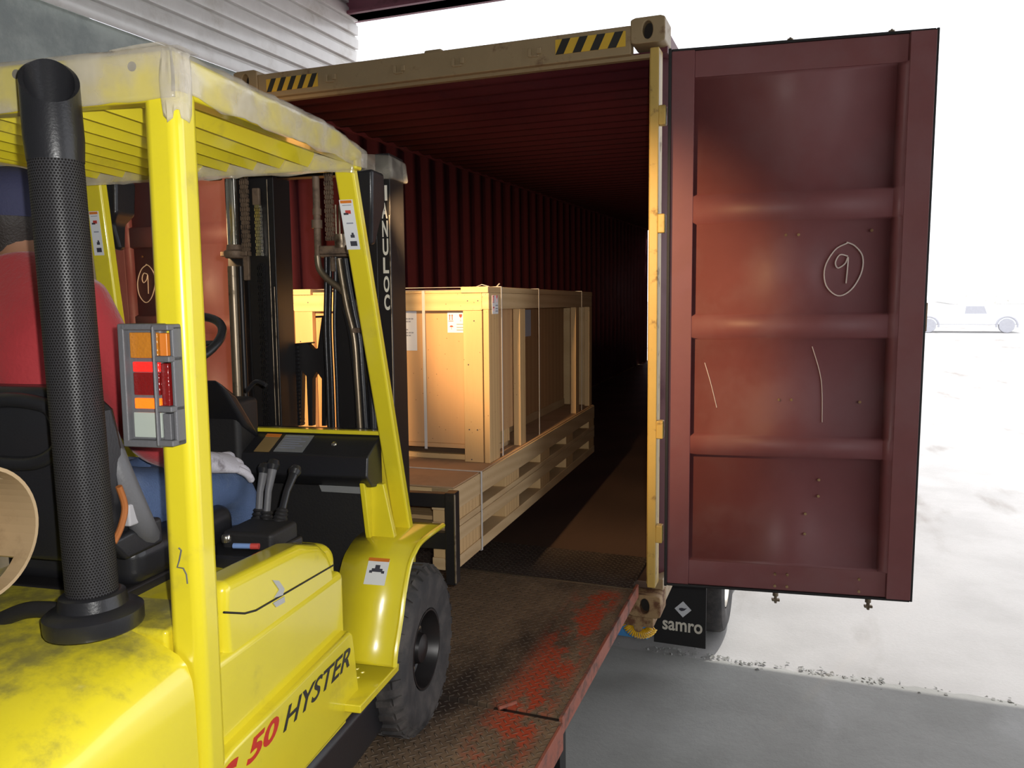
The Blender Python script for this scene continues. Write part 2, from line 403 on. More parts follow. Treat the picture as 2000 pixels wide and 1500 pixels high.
# ------------------------------------------------------------------ container
cont = thing('shipping_container', 'dark red tall shipping container with tan rear frame and both doors swung open', 'container', loc=(0, 0, 0))
CL, CW, CH = 12.19, 2.438, 2.896
def part(name, m, lo, hi, bevel=.004, parent=cont): return B(name, m, parent, lo, hi, bevel)
def corrug(p0, axis, length, depth, pitch, plane):
    out = []; s = 0
    while s < length:
        for ds, dd in ((0, 0), (.26, 0), (.5, 1), (.76, 1)):
            if s+ds*pitch <= length: out.append((s+ds*pitch, dd*depth))
        s += pitch
    return out
for sx, xo in ((1, .045), (-1, CW-.045)):
    pr = corrug(0, 1, CL-.2, .036, .278, None)
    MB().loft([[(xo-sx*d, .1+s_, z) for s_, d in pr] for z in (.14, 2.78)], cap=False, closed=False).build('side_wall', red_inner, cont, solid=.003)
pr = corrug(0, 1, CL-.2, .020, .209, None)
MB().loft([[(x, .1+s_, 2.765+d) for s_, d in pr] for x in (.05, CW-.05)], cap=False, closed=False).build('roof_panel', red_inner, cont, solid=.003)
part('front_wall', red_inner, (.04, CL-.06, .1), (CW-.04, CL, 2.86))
part('floor_board', floor_wood, (.06, .06, .11), (CW-.06, CL-.05, .148))
for x in (.0, CW-.06):
    part('bottom_side_rail', tan, (x, .1, -.0), (x+.06, CL-.1, .15)); part('top_side_rail', red_inner, (x, .1, 2.755), (x+.06, CL-.1, 2.86))
for y in range(1, 12): part('floor_bearer', black_metal, (.06, y, .0), (CW-.06, y+.045, .11))
part('sill', rust, (.15, 0, .02), (CW-.15, .09, .147))
part('header', tan, (.155, .0, 2.738), (CW-.155, .07, 2.868), .006)
part('header_lip', tan, (.06, .035, 2.722), (CW-.06, .07, 2.742), .002)
part('roof_peak', tan, (1.19, .02, 2.862), (1.29, .10, 2.886), .01)
def post(x0, x1):
    MB().prism([(x0, 0, 0), (x1, 0, 0), (x1, .10, 0), (x0, .10, 0)], (0, 0, 2.62)).build('corner_post', tan_yellow, cont, .006).location = (0, 0, .118+.02)
post(CW-.065, CW-.022); post(.022, .065)
def casting(x0, z0, s):
    """cast corner block with its oval front and side/top holes"""
    x1 = x0+.162; z1 = z0+.118; cx, cz = (x0+x1)/2, (z0+z1)/2
    mb = MB(); n = 28; outer = []; inner = []; hr, hh = .024, .040
    for k in range(n):
        a = 2*math.pi*k/n+math.pi/n; ca, sa = math.cos(a), math.sin(a)
        t = min(.081/abs(ca) if abs(ca) > 1e-6 else 9, .059/abs(sa) if abs(sa) > 1e-6 else 9)
        outer.append((cx+ca*t, cz+sa*t)); inner.append((cx+ca*hr, cz+(sa*hh)))
    o0 = [Vector((a, -.008, b)) for a, b in outer]; o1 = [Vector((a, .165, b)) for a, b in outer]
    i0 = [Vector((a, -.008, b)) for a, b in inner]; i1 = [Vector((a, .035, b)) for a, b in inner]
    mb.loft([i0, o0, o1], cap=False); mb.loft([i0, i1], cap=False); mb.add(o1, [tuple(range(n))])
    return mb, i1
for x0 in (-.006, CW-.156):
    for z0, m in ((CH-.118, tan), (-.02, rust)):
        mb, i1 = casting(x0, z0, 1); c = mb.build('corner_casting', m, cont, .006)
        MB().add(i1, [tuple(range(len(i1)))]).build('socket', hole_dark, c)
        for y in (CL-.165,): MB().box((x0, y, z0), (x0+.162, y+.165, z0+.118)).build('corner_casting', m, cont, .006)
# hazard stripes on the header
def stripes(xa, xb, z0, z1, n):
    MB().box((xa, -.0035, z0), (xb, -.0005, z1)).build('hazard_sticker', stripe_yellow, cont, 0)
    mb = MB(); w_ = (xb-xa)/n; sl = .035
    for k in range(n):
        a = xa+k*w_; q = [(a, z0), (a+w_*.48, z0), (a+w_*.48+sl, z1), (a+sl, z1)]
        q = [(min(max(x, xa), xb), z) for x, z in q]
        mb.prism([(x, -.005, z) for x, z in q], (0, .0015, 0))
    mb.build('hazard_stripe', stripe_black, cont)
a = at(520, 148, 1, 0); b = at(620, 138, 1, 0); stripes(a.x, b.x, 2.765, 2.835, 5)
a = at(1085, 82, 1, 0); b = at(1222, 68, 1, 0); stripes(a.x, b.x, 2.775, 2.845, 4)
for px_ in (645, 780, 895, 1045):
    c = at(px_, 115, 1, 0); z = 2.80
    MB().box((c.x-.035, -.012, z-.02), (c.x-.018, .0, z+.02)).box((c.x-.03, -.010, z-.024), (c.x+.02, .0, z-.012)).box((c.x+.012, -.014, z-.012), (c.x+.034, .0, z+.018)).build('lock_keeper', tan, cont, .003)
for z in (.42, .95, 1.95, 2.45):     # hinge lugs on the right post
    MB().box((CW-.024, .0, z-.045), (CW+.010, .05, z+.045)).build('hinge_lug', tan_yellow, cont, .006)
    MB().box((-.010, .0, z-.045), (.024, .05, z+.045)).build('hinge_lug', tan_yellow, cont, .006)
part('post_trim', tan_yellow, (CW-.070, .02, .15), (CW-.062, .08, 2.73), .001)

def container_door(side, hinge, ang, W_):
    """door leaf seen from its inner face: stiles, rails, recessed panels and horizontal swages"""
    e = bpy.data.objects.new('door', None); COL.objects.link(e); e.parent = cont
    R = Matrix.Translation(hinge) @ Matrix.Rotation(math.radians(ang), 4, 'Z'); e.matrix_local = R
    s = side
    H0, H1 = .165, 2.735; ym = .0
    def bx(name, m, xa, xb, ya, yb, za, zb, bev=.003, par=e):
        xa, xb = sorted((xa*s, xb*s)); return MB().box((xa, ya, za), (xb, yb, zb)).build(name, m, par, bev)
    bx('stile', door_red, 0, .105, .014, .05, H0, H1); bx('stile', door_red, W_-.105, W_, 0, .05, H0, H1)
    bx('rail', door_red, .105, W_-.105, .030, .05, 2.615, H1); bx('rail', door_red, .105, W_-.105, .022, .05, H0, .29)
    # swaged sheet: profile of depth against height
    zs = [(.29, .024), (.30, .044)]
    for zb, zt in ((.83, .925), (1.40, 1.51), (1.945, 2.075)):
        zs += [(zb-.004, .044), (zb+.006, .018), (zt-.006, .018), (zt+.006, .044)]
    zs += [(2.600, .044), (2.615, .034)]
    xl, xr = .105*s, (W_-.105)*s
    MB().loft([[(xl, y, z) for z, y in zs], [((W_-.145)*s, y, z) for z, y in zs]], cap=False, closed=False).build('panel', door_red, e, solid=.003)
    MB().loft([[((W_-.145)*s, y, z) for z, y in zs], [(xr, .002, z) for z, y in zs]], cap=False, closed=False).build('panel_return', door_red, e, solid=.003)
    bx('gasket', black_matt, -.014, 0, -.004, .045, H0-.01, H1+.01); bx('gasket', black_matt, W_, W_+.012, .01, .045, H0-.01, H1+.01)
    bx('gasket', black_matt, 0, W_, .02, .045, H1, H1+.012); bx('gasket', black_matt, 0, W_, .01, .045, H0-.012, H0)
    for fx in (.47, .85):
        x = W_*fx*s
        MB().tube([(x, .075, H0-.05), (x, .075, H1+.03)], .014, 10).build('lock_rod', steel, e)
        MB().box((x-.006, .06, H0-.085), (x+.006, .085, H0-.03)).box((x-.018, .06, H0-.075), (x+.02, .08, H0-.062)).build('lock_cam', steel, e, .003)
        MB().tube([(x, .07, H1), (x, .07, H1+.035)], .005, 8).build('lock_cam', steel, e)
    bx('latch', rust, W_, W_+.022, .03, .07, 1.43, 1.56)
    MB().box(((W_*.42)*s-.03, .05, .3), ((W_*.42)*s+.03, .06, .35)).build('bracket', door_red, e)
    mb = MB()   # bolt heads
    for x, z in [(.47, 1.88), (.52, 1.88), (.80, 1.89), (.46, 1.105), (.51, 1.105), (.78, 1.10), (.63, .72), (.63, .64), (.58, .55), (.58, .45), (.46, .25), (.51, .25), (.80, .25), (.46, .19), (.51, .19), (.80, .19)]:
        mb.lathe([(.0, -.004), (.007, -.003), (.007, .006)], (x*W_*s/1.0, .04 if z > .3 else .008, z), (0, 1, 0), 8)
    mb.build('bolts', rust, e)
    # chalked 9 inside a loop
    cx, cz = (.70*W_*s if s > 0 else -.88), 1.72
    def stroke(name, pts, r=.0035):
        return MB().tube([(p[0], .041, p[1]) for p in smooth_path([Vector((a, b, 0)) for a, b in pts], 5)], [r*.9]*((len(pts)-1)*5+1), 6).build(name, chalk, e)
    k = .075
    m_ = 1
    loop = [(cx+m_*(.15*k), cz+1.55*k), (cx-m_*.55*k, cz+1.15*k), (cx-m_*1.1*k, cz+.1*k), (cx-m_*1.0*k, cz-1.0*k), (cx-m_*.3*k, cz-1.65*k), (cx+m_*.45*k, cz-1.3*k), (cx+m_*1.0*k, cz-.3*k), (cx+m_*1.05*k, cz+.7*k), (cx+m_*.6*k, cz+1.35*k), (cx+m_*.1*k, cz+1.6*k)]
    nine = [(cx+m_*.2*k, cz+.75*k), (cx-m_*.25*k, cz+.85*k), (cx-m_*.5*k, cz+.4*k), (cx-m_*.35*k, cz+.05*k), (cx+m_*.05*k, cz+.3*k), (cx+m_*.22*k, cz+.7*k), (cx+m_*.2*k, cz-.1*k), (cx+m_*.15*k, cz-.9*k)]
    stroke('chalk_number', loop); stroke('chalk_number', nine)
    if s > 0:
        for zz in (.60, .415): stroke('chalk_mark', [(.005, zz), (.04, zz), (.08, zz+.005)], .004)
        stroke('scratch', [(.17, 1.28), (.20, 1.18), (.23, 1.06)], .002); stroke('scratch', [(.66, 1.36), (.705, 1.2), (.715, 1.0)], .002)
    return e
container_door(1, (CW+.034, .012, 0), 7.5, 1.125)
container_door(-1, (-.034, .012, 0), -6, 1.125)

# ------------------------------------------------------------------ trailer under the container
tr = thing('trailer_chassis', 'trailer chassis under the red container with black mud flap and rear wheel', 'trailer', loc=(0, 0, -1.25))
def TB(name, m, lo, hi, bev=.004): return MB(Matrix.Translation((0, 0, 1.25))).box(lo, hi).build(name, m, tr, bev)
for x in (.72, 1.62): TB('main_rail', black_metal, (x, .25, -.38), (x+.11, CL, -.02))
TB('rear_bolster', rust, (.05, .10, -.09), (CW-.06, .22, -.022))
MB(Matrix.Translation((0, 0, 1.25))).box((CW-.18, .0, -.075), (CW-.03, .14, -.022)).tube([(CW-.11, .0, -.085), (CW-.11, .07, -.085)], .022, 14).build('twist_lock', rust, tr, .006)
pf = at(1283, 1150, 1, 1.9); pg = at(1378, 1268, 1, 1.9); ph = at(1283, 1252, 1, 1.9)
fl = MB(Matrix.Translation((0, 0, 1.25))).box((pf.x-.02, 1.9, pg.z), (pg.x, 1.915, -.42)).build('mud_flap', black_matt, tr, .003)
tag(fl, 'black mud flap lettered in white')
TB('flap_bracket', black_metal, (1.8, 1.88, -.52), (pg.x+.04, 1.95, -.42))
a = at(1294, 1221, 1, 1.9); b = at(1372, 1231, 1, 1.9)
off = Vector((0, 0, 1.25))
text('flap_lettering', 'samro', letter_white, fl, a+off+Vector((0, -.003, -.03)), Vector((b.x-a.x, 0, 0)), (0, 0, .075), bold=.02)
c = at(1334, 1190, 1, 1.9)+off; k = .062
MB().prism([(c.x-k, 1.897, c.z), (c.x, 1.897, c.z-k), (c.x+k, 1.897, c.z), (c.x, 1.897, c.z+k)], (0, .003, 0)).build('flap_emblem', white_m, fl)
MB().prism([(c.x-.03, 1.894, c.z-.004), (c.x-.012, 1.894, c.z-.014), (c.x+.008, 1.894, c.z-.008), (c.x+.03, 1.894, c.z+.012), (c.x+.01, 1.894, c.z+.008), (c.x-.006, 1.894, c.z+.012), (c.x-.026, 1.894, c.z+.008)], (0, .002, 0)).build('flap_emblem', ink, fl)
def road_wheel(x, y, s, r=.50):
    o = Vector((x, y, r))
    t = MB().lathe([(.30, 0), (.34, -.01*s), (.42, -.02*s), (.475, .0), (.495, .03*s), (.5, .08*s), (.5, .19*s), (.48, .24*s), (.40, .26*s), (.30, .25*s)], o, (-1, 0, 0), 40, False)
    q = t.build('tire', rubber, tr)
    MB().lathe([(.30, .02), (.29, .0), (.25, .02), (.22, .06), (.14, .07), (.13, .03), (.0, .03)], o, (-1, 0, 0), 32, False).build('rim', chrome, q)
road_wheel(2.52, 2.80, 1); road_wheel(2.52, 4.03, 1); road_wheel(.30, 2.80, 1); road_wheel(.30, 4.03, 1)
for y in (2.80, 4.03): MB().tube([(.3, y, .5), (2.3, y, .5)], .06, 14).build('axle', black_metal, tr)
TB('spring_hanger', black_metal, (.7, 2.0, -.8), (.85, 4.3, -.36)); TB('spring_hanger', black_metal, (1.58, 2.0, -.8), (1.73, 4.3, -.36))
TB('rear_bumper', blue_m, (.3, .42, -.335), (2.30, .50, -.275)); TB('bumper_post', black_metal, (.74, .30, -.32), (.82, .46, -.1)); TB('bumper_post', black_metal, (1.64, .30, -.32), (1.72, .46, -.1))
# coiled yellow air line
hp = []
for i in range(220):
    t = i/219; a0 = math.radians(200+140*t*1.0); ctr = Vector((CW-.105+.070*math.cos(a0), .03, 1.25-.065+.060*math.sin(a0)))
    rad = Vector((math.cos(a0), 0, math.sin(a0))); ph_ = 2*math.pi*15*t
    hp.append(ctr+rad*(.022*math.cos(ph_))+Vector((0, 1, 0))*(.022*math.sin(ph_)))
tag(MB().tube(hp, .0042, 6).build('air_hose', coil_m, tr), 'yellow coiled air hose')
TB('tail_light', black_plastic, (1.9, .38, -.24), (2.12, .44, -.16))

# ------------------------------------------------------------------ pallets, sheet and crate
PL, PW = 2.69, 1.10
def pallet(z0, h, zb, zt_, label):
    """deck boards, fascia and stringers, blocks between zb and zt_, runners below"""
    t = thing('pallet', label, 'pallet', PT @ Matrix.Translation((0, 0, z0)), 'pallets stacked under the crate')
    n = 15
    for k in range(n):
        y = k*(PL-.12)/(n-1); MB().box((-PW+.02, y, h-.020), (-.02, y+.12, h-.001)).build('deck_board', pine_x, t, .002)
    for x in (-PW, -PW/2-.05, -.10):
        MB().box((x, 0, zt_), (x+.10, PL, h-(.0 if x != -PW/2-.05 else .021))).build('stringer_board', pine_y, t, .003)
        MB().box((x, 0, 0), (x+.10, PL, zb)).build('bottom_board', pine_y, t, .003)
    for x in (-PW, -PW/2-.05, -.10):
        for y0, y1 in ((.0, .34), (.66, .88), (1.27, 1.47), (1.86, 2.04), (2.52, PL)):
            MB().box((x+.004, y0+.002, zb), (x+.096, y1, zt_)).build('block', pine_z, t, .003)
    return t
pallet(0, .170, .050, .112, 'lower pine block pallet carried on the forks, under another pallet')
pallet(.172, .168, .026, .076, 'upper pine block pallet topped with cardboard, on another pallet')
cb = MB().box((-PW+.005, .005, 0), (-.005, PL-.005, .005)).build('cardboard_sheet', cardboard); cb.matrix_world = PT @ Matrix.Translation((0, 0, .341))
tag(cb, 'brown cardboard sheet lying between the top pallet and the crate', 'cardboard')
def strap_loop(name, y, label):
    mb = MB(); r = .002
    mb.box((-PW-r, y, -.004), (r, y+.014, -.002)); mb.box((-PW-r, y, .347), (r, y+.014, .349))
    mb.box((-PW-r-.001, y, -.004), (-PW-r+.001, y+.014, .349)); mb.box((r+.001, y, -.004), (r+.003, y+.014, .349))
    o = mb.build(name, strap_m); o.matrix_world = PT; return tag(o, label, 'strap')
strap_loop('strap', .30, 'white plastic strap around the near end of the two stacked pallets')
crate = thing('wooden_crate', 'long pine and plywood crate standing on the cardboard topped pallets', 'crate', PT @ Matrix.Translation((0, 0, .347)))
Z = -.347
def C(name, m, lo, hi, bev=.003): return MB(Matrix.Translation((0, 0, Z))).box(lo, hi).build(name, m, crate, bev)
zt, zr = 1.126, 1.046; y0 = .50
C('near_panel', ply, (-.93, y0+.02, .425), (-.09, y0+.035, zr+.02), .001)
tag(C('near_panel_batten', ply, (-.95, y0+.012, .405), (-.10, y0+.02, .425), .001), None)
C('corner_post', pine_z, (-.145, y0-.01, .347), (-.052, y0+.02, zr)); C('corner_post', pine_z, (-1.03, y0-.01, .347), (-.93, y0+.02, zr))
C('top_rail', pine_x, (-1.03, y0-.012, zr), (-.052, y0+.02, zt)); C('bottom_rail', pine_x, (-.93, y0+.03, .347), (-.145, y0+.07, .372))
C('lid_edge', pine_x, (-.93, y0, zt), (-.15, y0+.03, zt+.012))
C('side_post', pine_z, (-.045, y0-.015, .347), (-.018, y0+.125, zr+.005)); C('side_post', pine_z, (-1.06, y0-.015, .347), (-1.033, y0+.125, zr+.005))
for ya, yb in ((.955, 1.05), (2.19, 2.28), (2.60, 2.68)):
    C('side_post', pine_z, (-.055, ya, .347), (-.018, yb, zr+.005)); C('side_post', pine_z, (-1.06, ya, .347), (-1.023, yb, zr+.005))
C('side_rail', pine_y, (-.052, y0-.012, zr+.005), (-.018, 2.68, zt)); C('side_rail', pine_y, (-1.06, y0-.012, zr+.005), (-1.028, 2.68, zt))
C('lid_board', pine_y, (-.15, y0-.02, zt), (-.018, 2.69, zt+.028)); C('lid_board', pine_y, (-1.04, y0-.02, zt), (-.93, 2.69, zt+.028))
C('lid_panel', ply, (-1.02, y0+.01, zt-.012), (-.06, 2.67, zt))
C('side_panel', ply, (-.070, y0+.10, .45), (-.060, 1.04, zr+.02), .001); C('side_panel', ply, (-1.0, y0+.03, .45), (-.988, 1.0, zr+.02), .001)
C('inner_box', ply, (-.96, 1.10, .40), (-.20, 2.58, zr+.03), .002)
C('skid', pine_y, (-.24, 1.05, .347), (-.20, 2.6, .40)); C('skid', pine_y, (-.12, .55, .347), (-.09, 1.0, .375)); C('skid', pine_y, (-.96, .55, .347), (-.92, 2.6, .40))
C('foot_block', pine_z, (-.12, .86, .375), (-.075, .95, .46)); C('far_rail', pine_x, (-1.03, 2.66, .347), (-.052, 2.69, zt))
def sticker(name, m, o, ux, uz, n, th=.0008):
    o, ux, uz, n = Vector(o), Vector(ux), Vector(uz), Vector(n)
    return MB(Matrix.Translation((0, 0, Z))).prism([o, o+ux, o+ux+uz, o+uz], n*th).build(name, m, crate)
paper = sticker('paper_sheet', paper_m, (-.53, y0+.0185, .860), (.142, 0, 0), (0, 0, .185), (0, -1, 0))
mb = MB(Matrix.Translation((0, 0, Z)))
for k, (zz, wd) in enumerate([(1.022, .04), (1.006, .09), (.993, .075), (.98, .04), (.955, .06), (.941, .09), (.928, .08), (.90, .035)]):
    x = -.50
    while x < -.50+wd: mb.box((x, y0+.0165, zz), (x+.011, y0+.0175, zz+.006)); x += .014
mb.build('print', ink_blue, paper)
lab = sticker('fragile_label', white_m, (-.232, y0+.0185, .945), (.088, 0, 0), (0, 0, .095), (0, -1, 0))
MBz = lambda: MB(Matrix.Translation((0, 0, Z)))
yy = y0+.0172
def pictos(par, ox, oz, ux, n):
    """this-way-up arrows, glass and umbrella"""
    def P_(u, v): return Vector((ox[0], ox[1], oz))+Vector(ux)*u+Vector((0, 0, v))
    mb = MBz()
    for u in (.012, .024): mb.prism([P_(u-.002, .058), P_(u+.002, .058), P_(u+.002, .078), P_(u+.005, .078), P_(u, .085), P_(u-.005, .078), P_(u-.002, .078)], n)
    mb.prism([P_(.006, .052), P_(.030, .052), P_(.030, .055), P_(.006, .055)], n)
    mb.prism([P_(.058, .085), P_(.074, .085), P_(.073, .075), P_(.068, .069), P_(.0665, .069), P_(.0665, .056), P_(.071, .054), P_(.061, .054), P_(.0655, .056), P_(.0655, .069), P_(.064, .069), P_(.059, .075)], n)
    mb.prism([P_(.010, .026), P_(.014, .032), P_(.020, .034), P_(.026, .032), P_(.030, .026), P_(.021, .026), P_(.021, .014), P_(.019, .014), P_(.019, .026)], n)
    mb.build('pictogram', ink_red, par)
    mb = MBz()
    for v in (.036, .022, .010): mb.prism([P_(.045, v), P_(.078, v), P_(.078, v+.005), P_(.045, v+.005)], n)
    mb.build('print', ink_blue, par)
pictos(lab, (-.232, yy, 0), .945, (1, 0, 0), (0, -.0006, 0))
lab2 = MBz().prism([(-.0172, y0+.03, 1.03), (-.0172, y0+.115, 1.03), (-.0172, y0+.115, 1.115), (-.0172, y0+.03, 1.115)], (.0008, 0, 0)).build('fragile_label', white_m, crate)
pictos(lab2, (-.0162, y0+.03, 0), 1.03, (0, 1, 0), (.0006, 0, 0))
lab3 = MBz().prism([(-.1998, 1.50, .88), (-.1998, 1.76, .88), (-.1998, 1.76, 1.04), (-.1998, 1.50, 1.04)], (.001, 0, 0)).build('paper_sheet', paper_m, crate)
mb = MBz(); mb.box((-.345, y0-.014, .40), (-.331, y0-.0125, zt+.014)); mb.box((-.345, y0-.014, zt+.012), (-.331, 2.7, zt+.014))
tag(mb.build('strap', strap_m, crate), None)
for y in (.66, 1.30, 2.35):
    MBz().box((-.0175, y, .349), (-.016, y+.013, zt+.03)).box((-1.06, y, zt+.029), (-.016, y+.013, zt+.031)).build('strap', strap_m, crate)
MBz().tube([(-.13, .9, zt+.028), (-.10, .88, zt+.05)], .003, 6).tube([(-.16, .7, zt+.03), (-.12, .68, zt+.042), (-.09, .7, zt+.032)], .002, 6).build('strap_end', strap_m, crate)
mb = MBz()
for x, z in [(-.12, .5), (-.08, .5), (-.12, .8), (-.09, 1.0), (-.12, 1.09), (-.07, 1.09), (-.11, .36), (-1.0, .9), (-.95, 1.09)]: mb.lathe([(0, -.001), (.003, 0), (.003, .002)], (x, y0-.012, z), (0, 1, 0), 8)
mb.build('nails', ink, crate)

# ------------------------------------------------------------------ forklift
fk = thing('forklift', 'yellow counterbalance forklift carrying the crate into the container', 'forklift', FT)
def F(name, m, lo, hi, bev=.004, par=None, seg=2): return MB().box(lo, hi).build(name, m, par or fk, bev, seg)
def side_poly(name, m, pix, x, th, bev=.004, par=None, seg=2):
    """outline read on a lengthwise plane of the truck, given real thickness inwards"""
    return MB().prism([L(a, b, 0, x) for a, b in pix], (-th, 0, 0)).build(name, m, par or fk, bev, seg)
# counterweight: rounded top corner, sloping tail
cwp = [(-.035, .10), (-.025, .42), (-.028, .66), (-.032, .705), (-.042, .735), (-.060, .755), (-.10, .775), (-.17, .797), (-.30, .812), (-.50, .82), (-.70, .815), (-.84, .80), (-.90, .775), (-.935, .74), (-.955, .70), (-.965, .64), (-.97, .42), (-.96, .10)]
rings = []
for y, ins, dz in ((-1.065, 0, .0), (-1.25, .0, -.008), (-1.42, .01, -.03), (-1.55, .04, -.07), (-1.66, .10, -.16), (-1.70, .16, -.24)):
    rings.append([(x+(-ins if x > -.5 else ins), y, z+(dz*(z-.1)/.7)) for x, z in cwp])
MB().loft(rings).build('counterweight', yellow_dirty, fk, 0, angle=50)
# frame, hood and side panels
F('engine_hood', yellow, (-.86, -.97, .45), (-.07, -.335, .775), .05, seg=6)
F('hood_rear_shelf', yellow_dirty, (-.90, -1.06, .60), (-.09, -.90, .80), .01)
F('side_frame', yellow, (-.13, -1.06, .20), (-.04, -.37, .70), .02, seg=4)
F('side_frame', yellow, (-.96, -1.06, .20), (-.87, -.37, .70), .02, seg=4)
side_poly('hood_side', yellow, [(437, 1196), (440, 1140), (520, 1100), (590, 1065), (625, 1062), (642, 1078), (652, 1103), (660, 1150), (676, 1229), (560, 1345), (458, 1452)], -.045, .09, .022, seg=5)
MB().tube([L(437, 1196, 0, -.0445), L(478, 1198, 0, -.0445), L(500, 1192, 0, -.0445), L(651, 1104, 0, -.0445)], .0025, 6).build('hood_seam', black_matt, fk)
sk = side_poly('lower_side_panel', yellow, [(684, 1233), (690, 1237), (706, 1375), (600, 1500), (560, 1560), (300, 1760), (300, 1600), (430, 1497), (458, 1462)], -.012, .05, .010, seg=3)
# lettering
def panel_text(name, s, m, bl, br, tl, **kw):
    a = L(*bl, 0, -.0115); b = L(*br, 0, -.0115); c = L(*tl, 0, -.0115)
    return text(name, s, m, fk, a, b-a, c-a, **kw)
panel_text('model_lettering', 'HYSTER', letter_black, (553, 1432), (682, 1300), (558, 1384), bold=.012, shear=.22)
panel_text('model_lettering', 'S', letter_red, (404, 1604), (462, 1537), (408, 1535), bold=.03, shear=.2)
panel_text('model_lettering', '50', letter_red, (481, 1499), (543, 1436), (484, 1452), bold=.03, shear=.2)
side_poly('lower_skirt', black_plastic, [(706, 1378), (768, 1312), (771, 1345), (764, 1392), (744, 1440), (700, 1500), (610, 1610), (520, 1640), (600, 1500)], -.03, .10, .03, seg=4)
# step with punched tread
a = L(704, 1378, 2, .345); b = L(772, 1303, 2, .345)
st = MB().prism([(-.27, a.y, .32), (a.x, a.y, .32), (b.x, b.y, .32), (b.x, b.y+.06, .32), (-.27, b.y+.06, .32)], (0, 0, .024)).build('step', yellow, fk, .004)
mb = MB()
for i in range(6):
    for j in range(8): mb.lathe([(.0075, 0), (.006, .003), (.003, .0035)], (-.045-.026*j, a.y+.02+.034*i+(.017 if j % 2 else 0), .3435), (0, 0, 1), 8)
mb.build('tread_studs', yellow_dirty, st)
# front fender, a curved sheet over the drive wheel
out = [(771, 1303), (774, 1270), (784, 1207), (790, 1160), (800, 1105), (810, 1080), (822, 1060), (843, 1042), (866, 1026)]
pts = [L(a_, b_, 0, .06) for a_, b_ in out]
pts = smooth_path(pts, 3)
nrm = []
mb = MB(); ring0 = [Vector((.06, p.y, p.z)) for p in pts]; ring1 = [Vector((-.165, p.y+.0, p.z)) for p in pts]
mb.loft([ring0, ring1], cap=False, closed=False); mb.build('fender', yellow, fk, solid=.012)
MB().tube([(.058, p.y, p.z) for p in pts], .009, 8).build('fender_lip', yellow, fk)
side_poly('fender_inner_guard', yellow, [(676, 1230), (697, 1150), (719, 1085), (760, 1062), (815, 1057), (812, 1100), (798, 1160), (785, 1215), (775, 1300), (705, 1378)], -.150, .02, .004)
lb = MB().prism([L(726, 1143, 0, -.07), L(754, 1144, 0, -.07), L(766, 1112, 0, -.07), L(737, 1108, 0, -.07)], (0, -.0, .0015))
q0 = pts[6]; 
def on_fender(x, t):
    i = t*(len(pts)-1); k = int(i); f_ = i-k; p = pts[k].lerp(pts[min(k+1, len(pts)-1)], f_); d = (pts[min(k+1, len(pts)-1)]-pts[k]).normalized()
    return Vector((x, p.y, p.z))+Vector((0, -d.z, d.y))*.0075
def fender_patch(name, m, x0, x1, t0, t1, lift=.0):
    lift += .004
    a_, b_, c_, d_ = on_fender(x0, t0), on_fender(x1, t0), on_fender(x1, t1), on_fender(x0, t1)
    n_ = (b_-a_).cross(d_-a_).normalized(); s_ = 1 if n_.y < 0 else -1
    return MB().prism([v+n_*s_*lift for v in (a_, b_, c_, d_)], n_*s_*.0008).build(name, m, fk)
fender_patch('warning_label', white_m, -.075, -.005, .40, .52); fender_patch('warning_band', orange_m, -.075, -.005, .50, .525, .001)
mb = MB()
for x0_, x1_, t0_, t1_ in ((-.065, -.055, .41, .46), (-.025, -.015, .41, .46), (-.058, -.022, .455, .47), (-.048, -.032, .47, .495)):
    a_, b_, c_, d_ = on_fender(x0_, t0_), on_fender(x1_, t0_), on_fender(x1_, t1_), on_fender(x0_, t1_)
    n_ = (b_-a_).cross(d_-a_).normalized(); s_ = 1 if n_.y < 0 else -1
    mb.prism([v+n_*s_*.001 for v in (a_, b_, c_, d_)], n_*s_*.001)
mb.build('warning_symbol', ink, fk)
# wheels
def fwheel(x, y, r, wd, s, nlug=30):
    """s = +1 outer face towards +x"""
    o = Vector((x, y, r)); ax = (s, 0, 0)
    t = MB().lathe([(r*.47, -.02), (r*.49, 0), (r*.60, .004), (r*.80, .012), (r*.90, .004), (r*.965, -.018), (r*.985, -.04), (r*.985, -wd+.04), (r*.95, -wd+.01), (r*.6, -wd), (r*.47, -wd)], o, ax, 48, False)
    for k in range(nlug):
        a_ = 2*math.pi*k/nlug; c_, s_ = math.cos(a_), math.sin(a_)
        for h in (0, 1):
            aa = a_+h*math.pi/nlug; rd = Vector((0, math.cos(aa), math.sin(aa))); tg = Vector((0, -math.sin(aa), math.cos(aa)))
            c0 = o+rd*(r*.985)+Vector((s, 0, 0))*(-.02-h*(wd-.07)); c1 = o+rd*(r*.985)+Vector((s, 0, 0))*(-wd*.47)+tg*.012
            t.beam(c0, c1, r*.075, .02, rd)
        rd = Vector((0, c_, s_)); t.beam(o+rd*(r*.90)+Vector((s*.002, 0, 0)), o+rd*(r*.985)+Vector((-s*.018, 0, 0)), r*.09, .012, (s, 0, 0))
    q = t.build('tire', rubber, fk)
    MB().lathe([(r*.475, .0), (r*.455, .0), (r*.43, -.02), (r*.40, -.06), (r*.32, -.075), (r*.29, -.055), (r*.2, -.05), (r*.17, -.015), (r*.10, -.008), (0, -.006)], o, ax, 40, False).build('rim', black_metal, q)
    mb = MB()
    for k in range(6):
        a_ = 2*math.pi*k/6; mb.lathe([(.010, -.058), (.010, -.040), (.004, -.034)], o+Vector((0, math.cos(a_), math.sin(a_)))*r*.24, ax, 6)
    mb.build('wheel_nuts', steel, q)
TR = .279
fwheel(.040, .078, TR, .19, 1); fwheel(-.955, .12, TR, .19, -1)
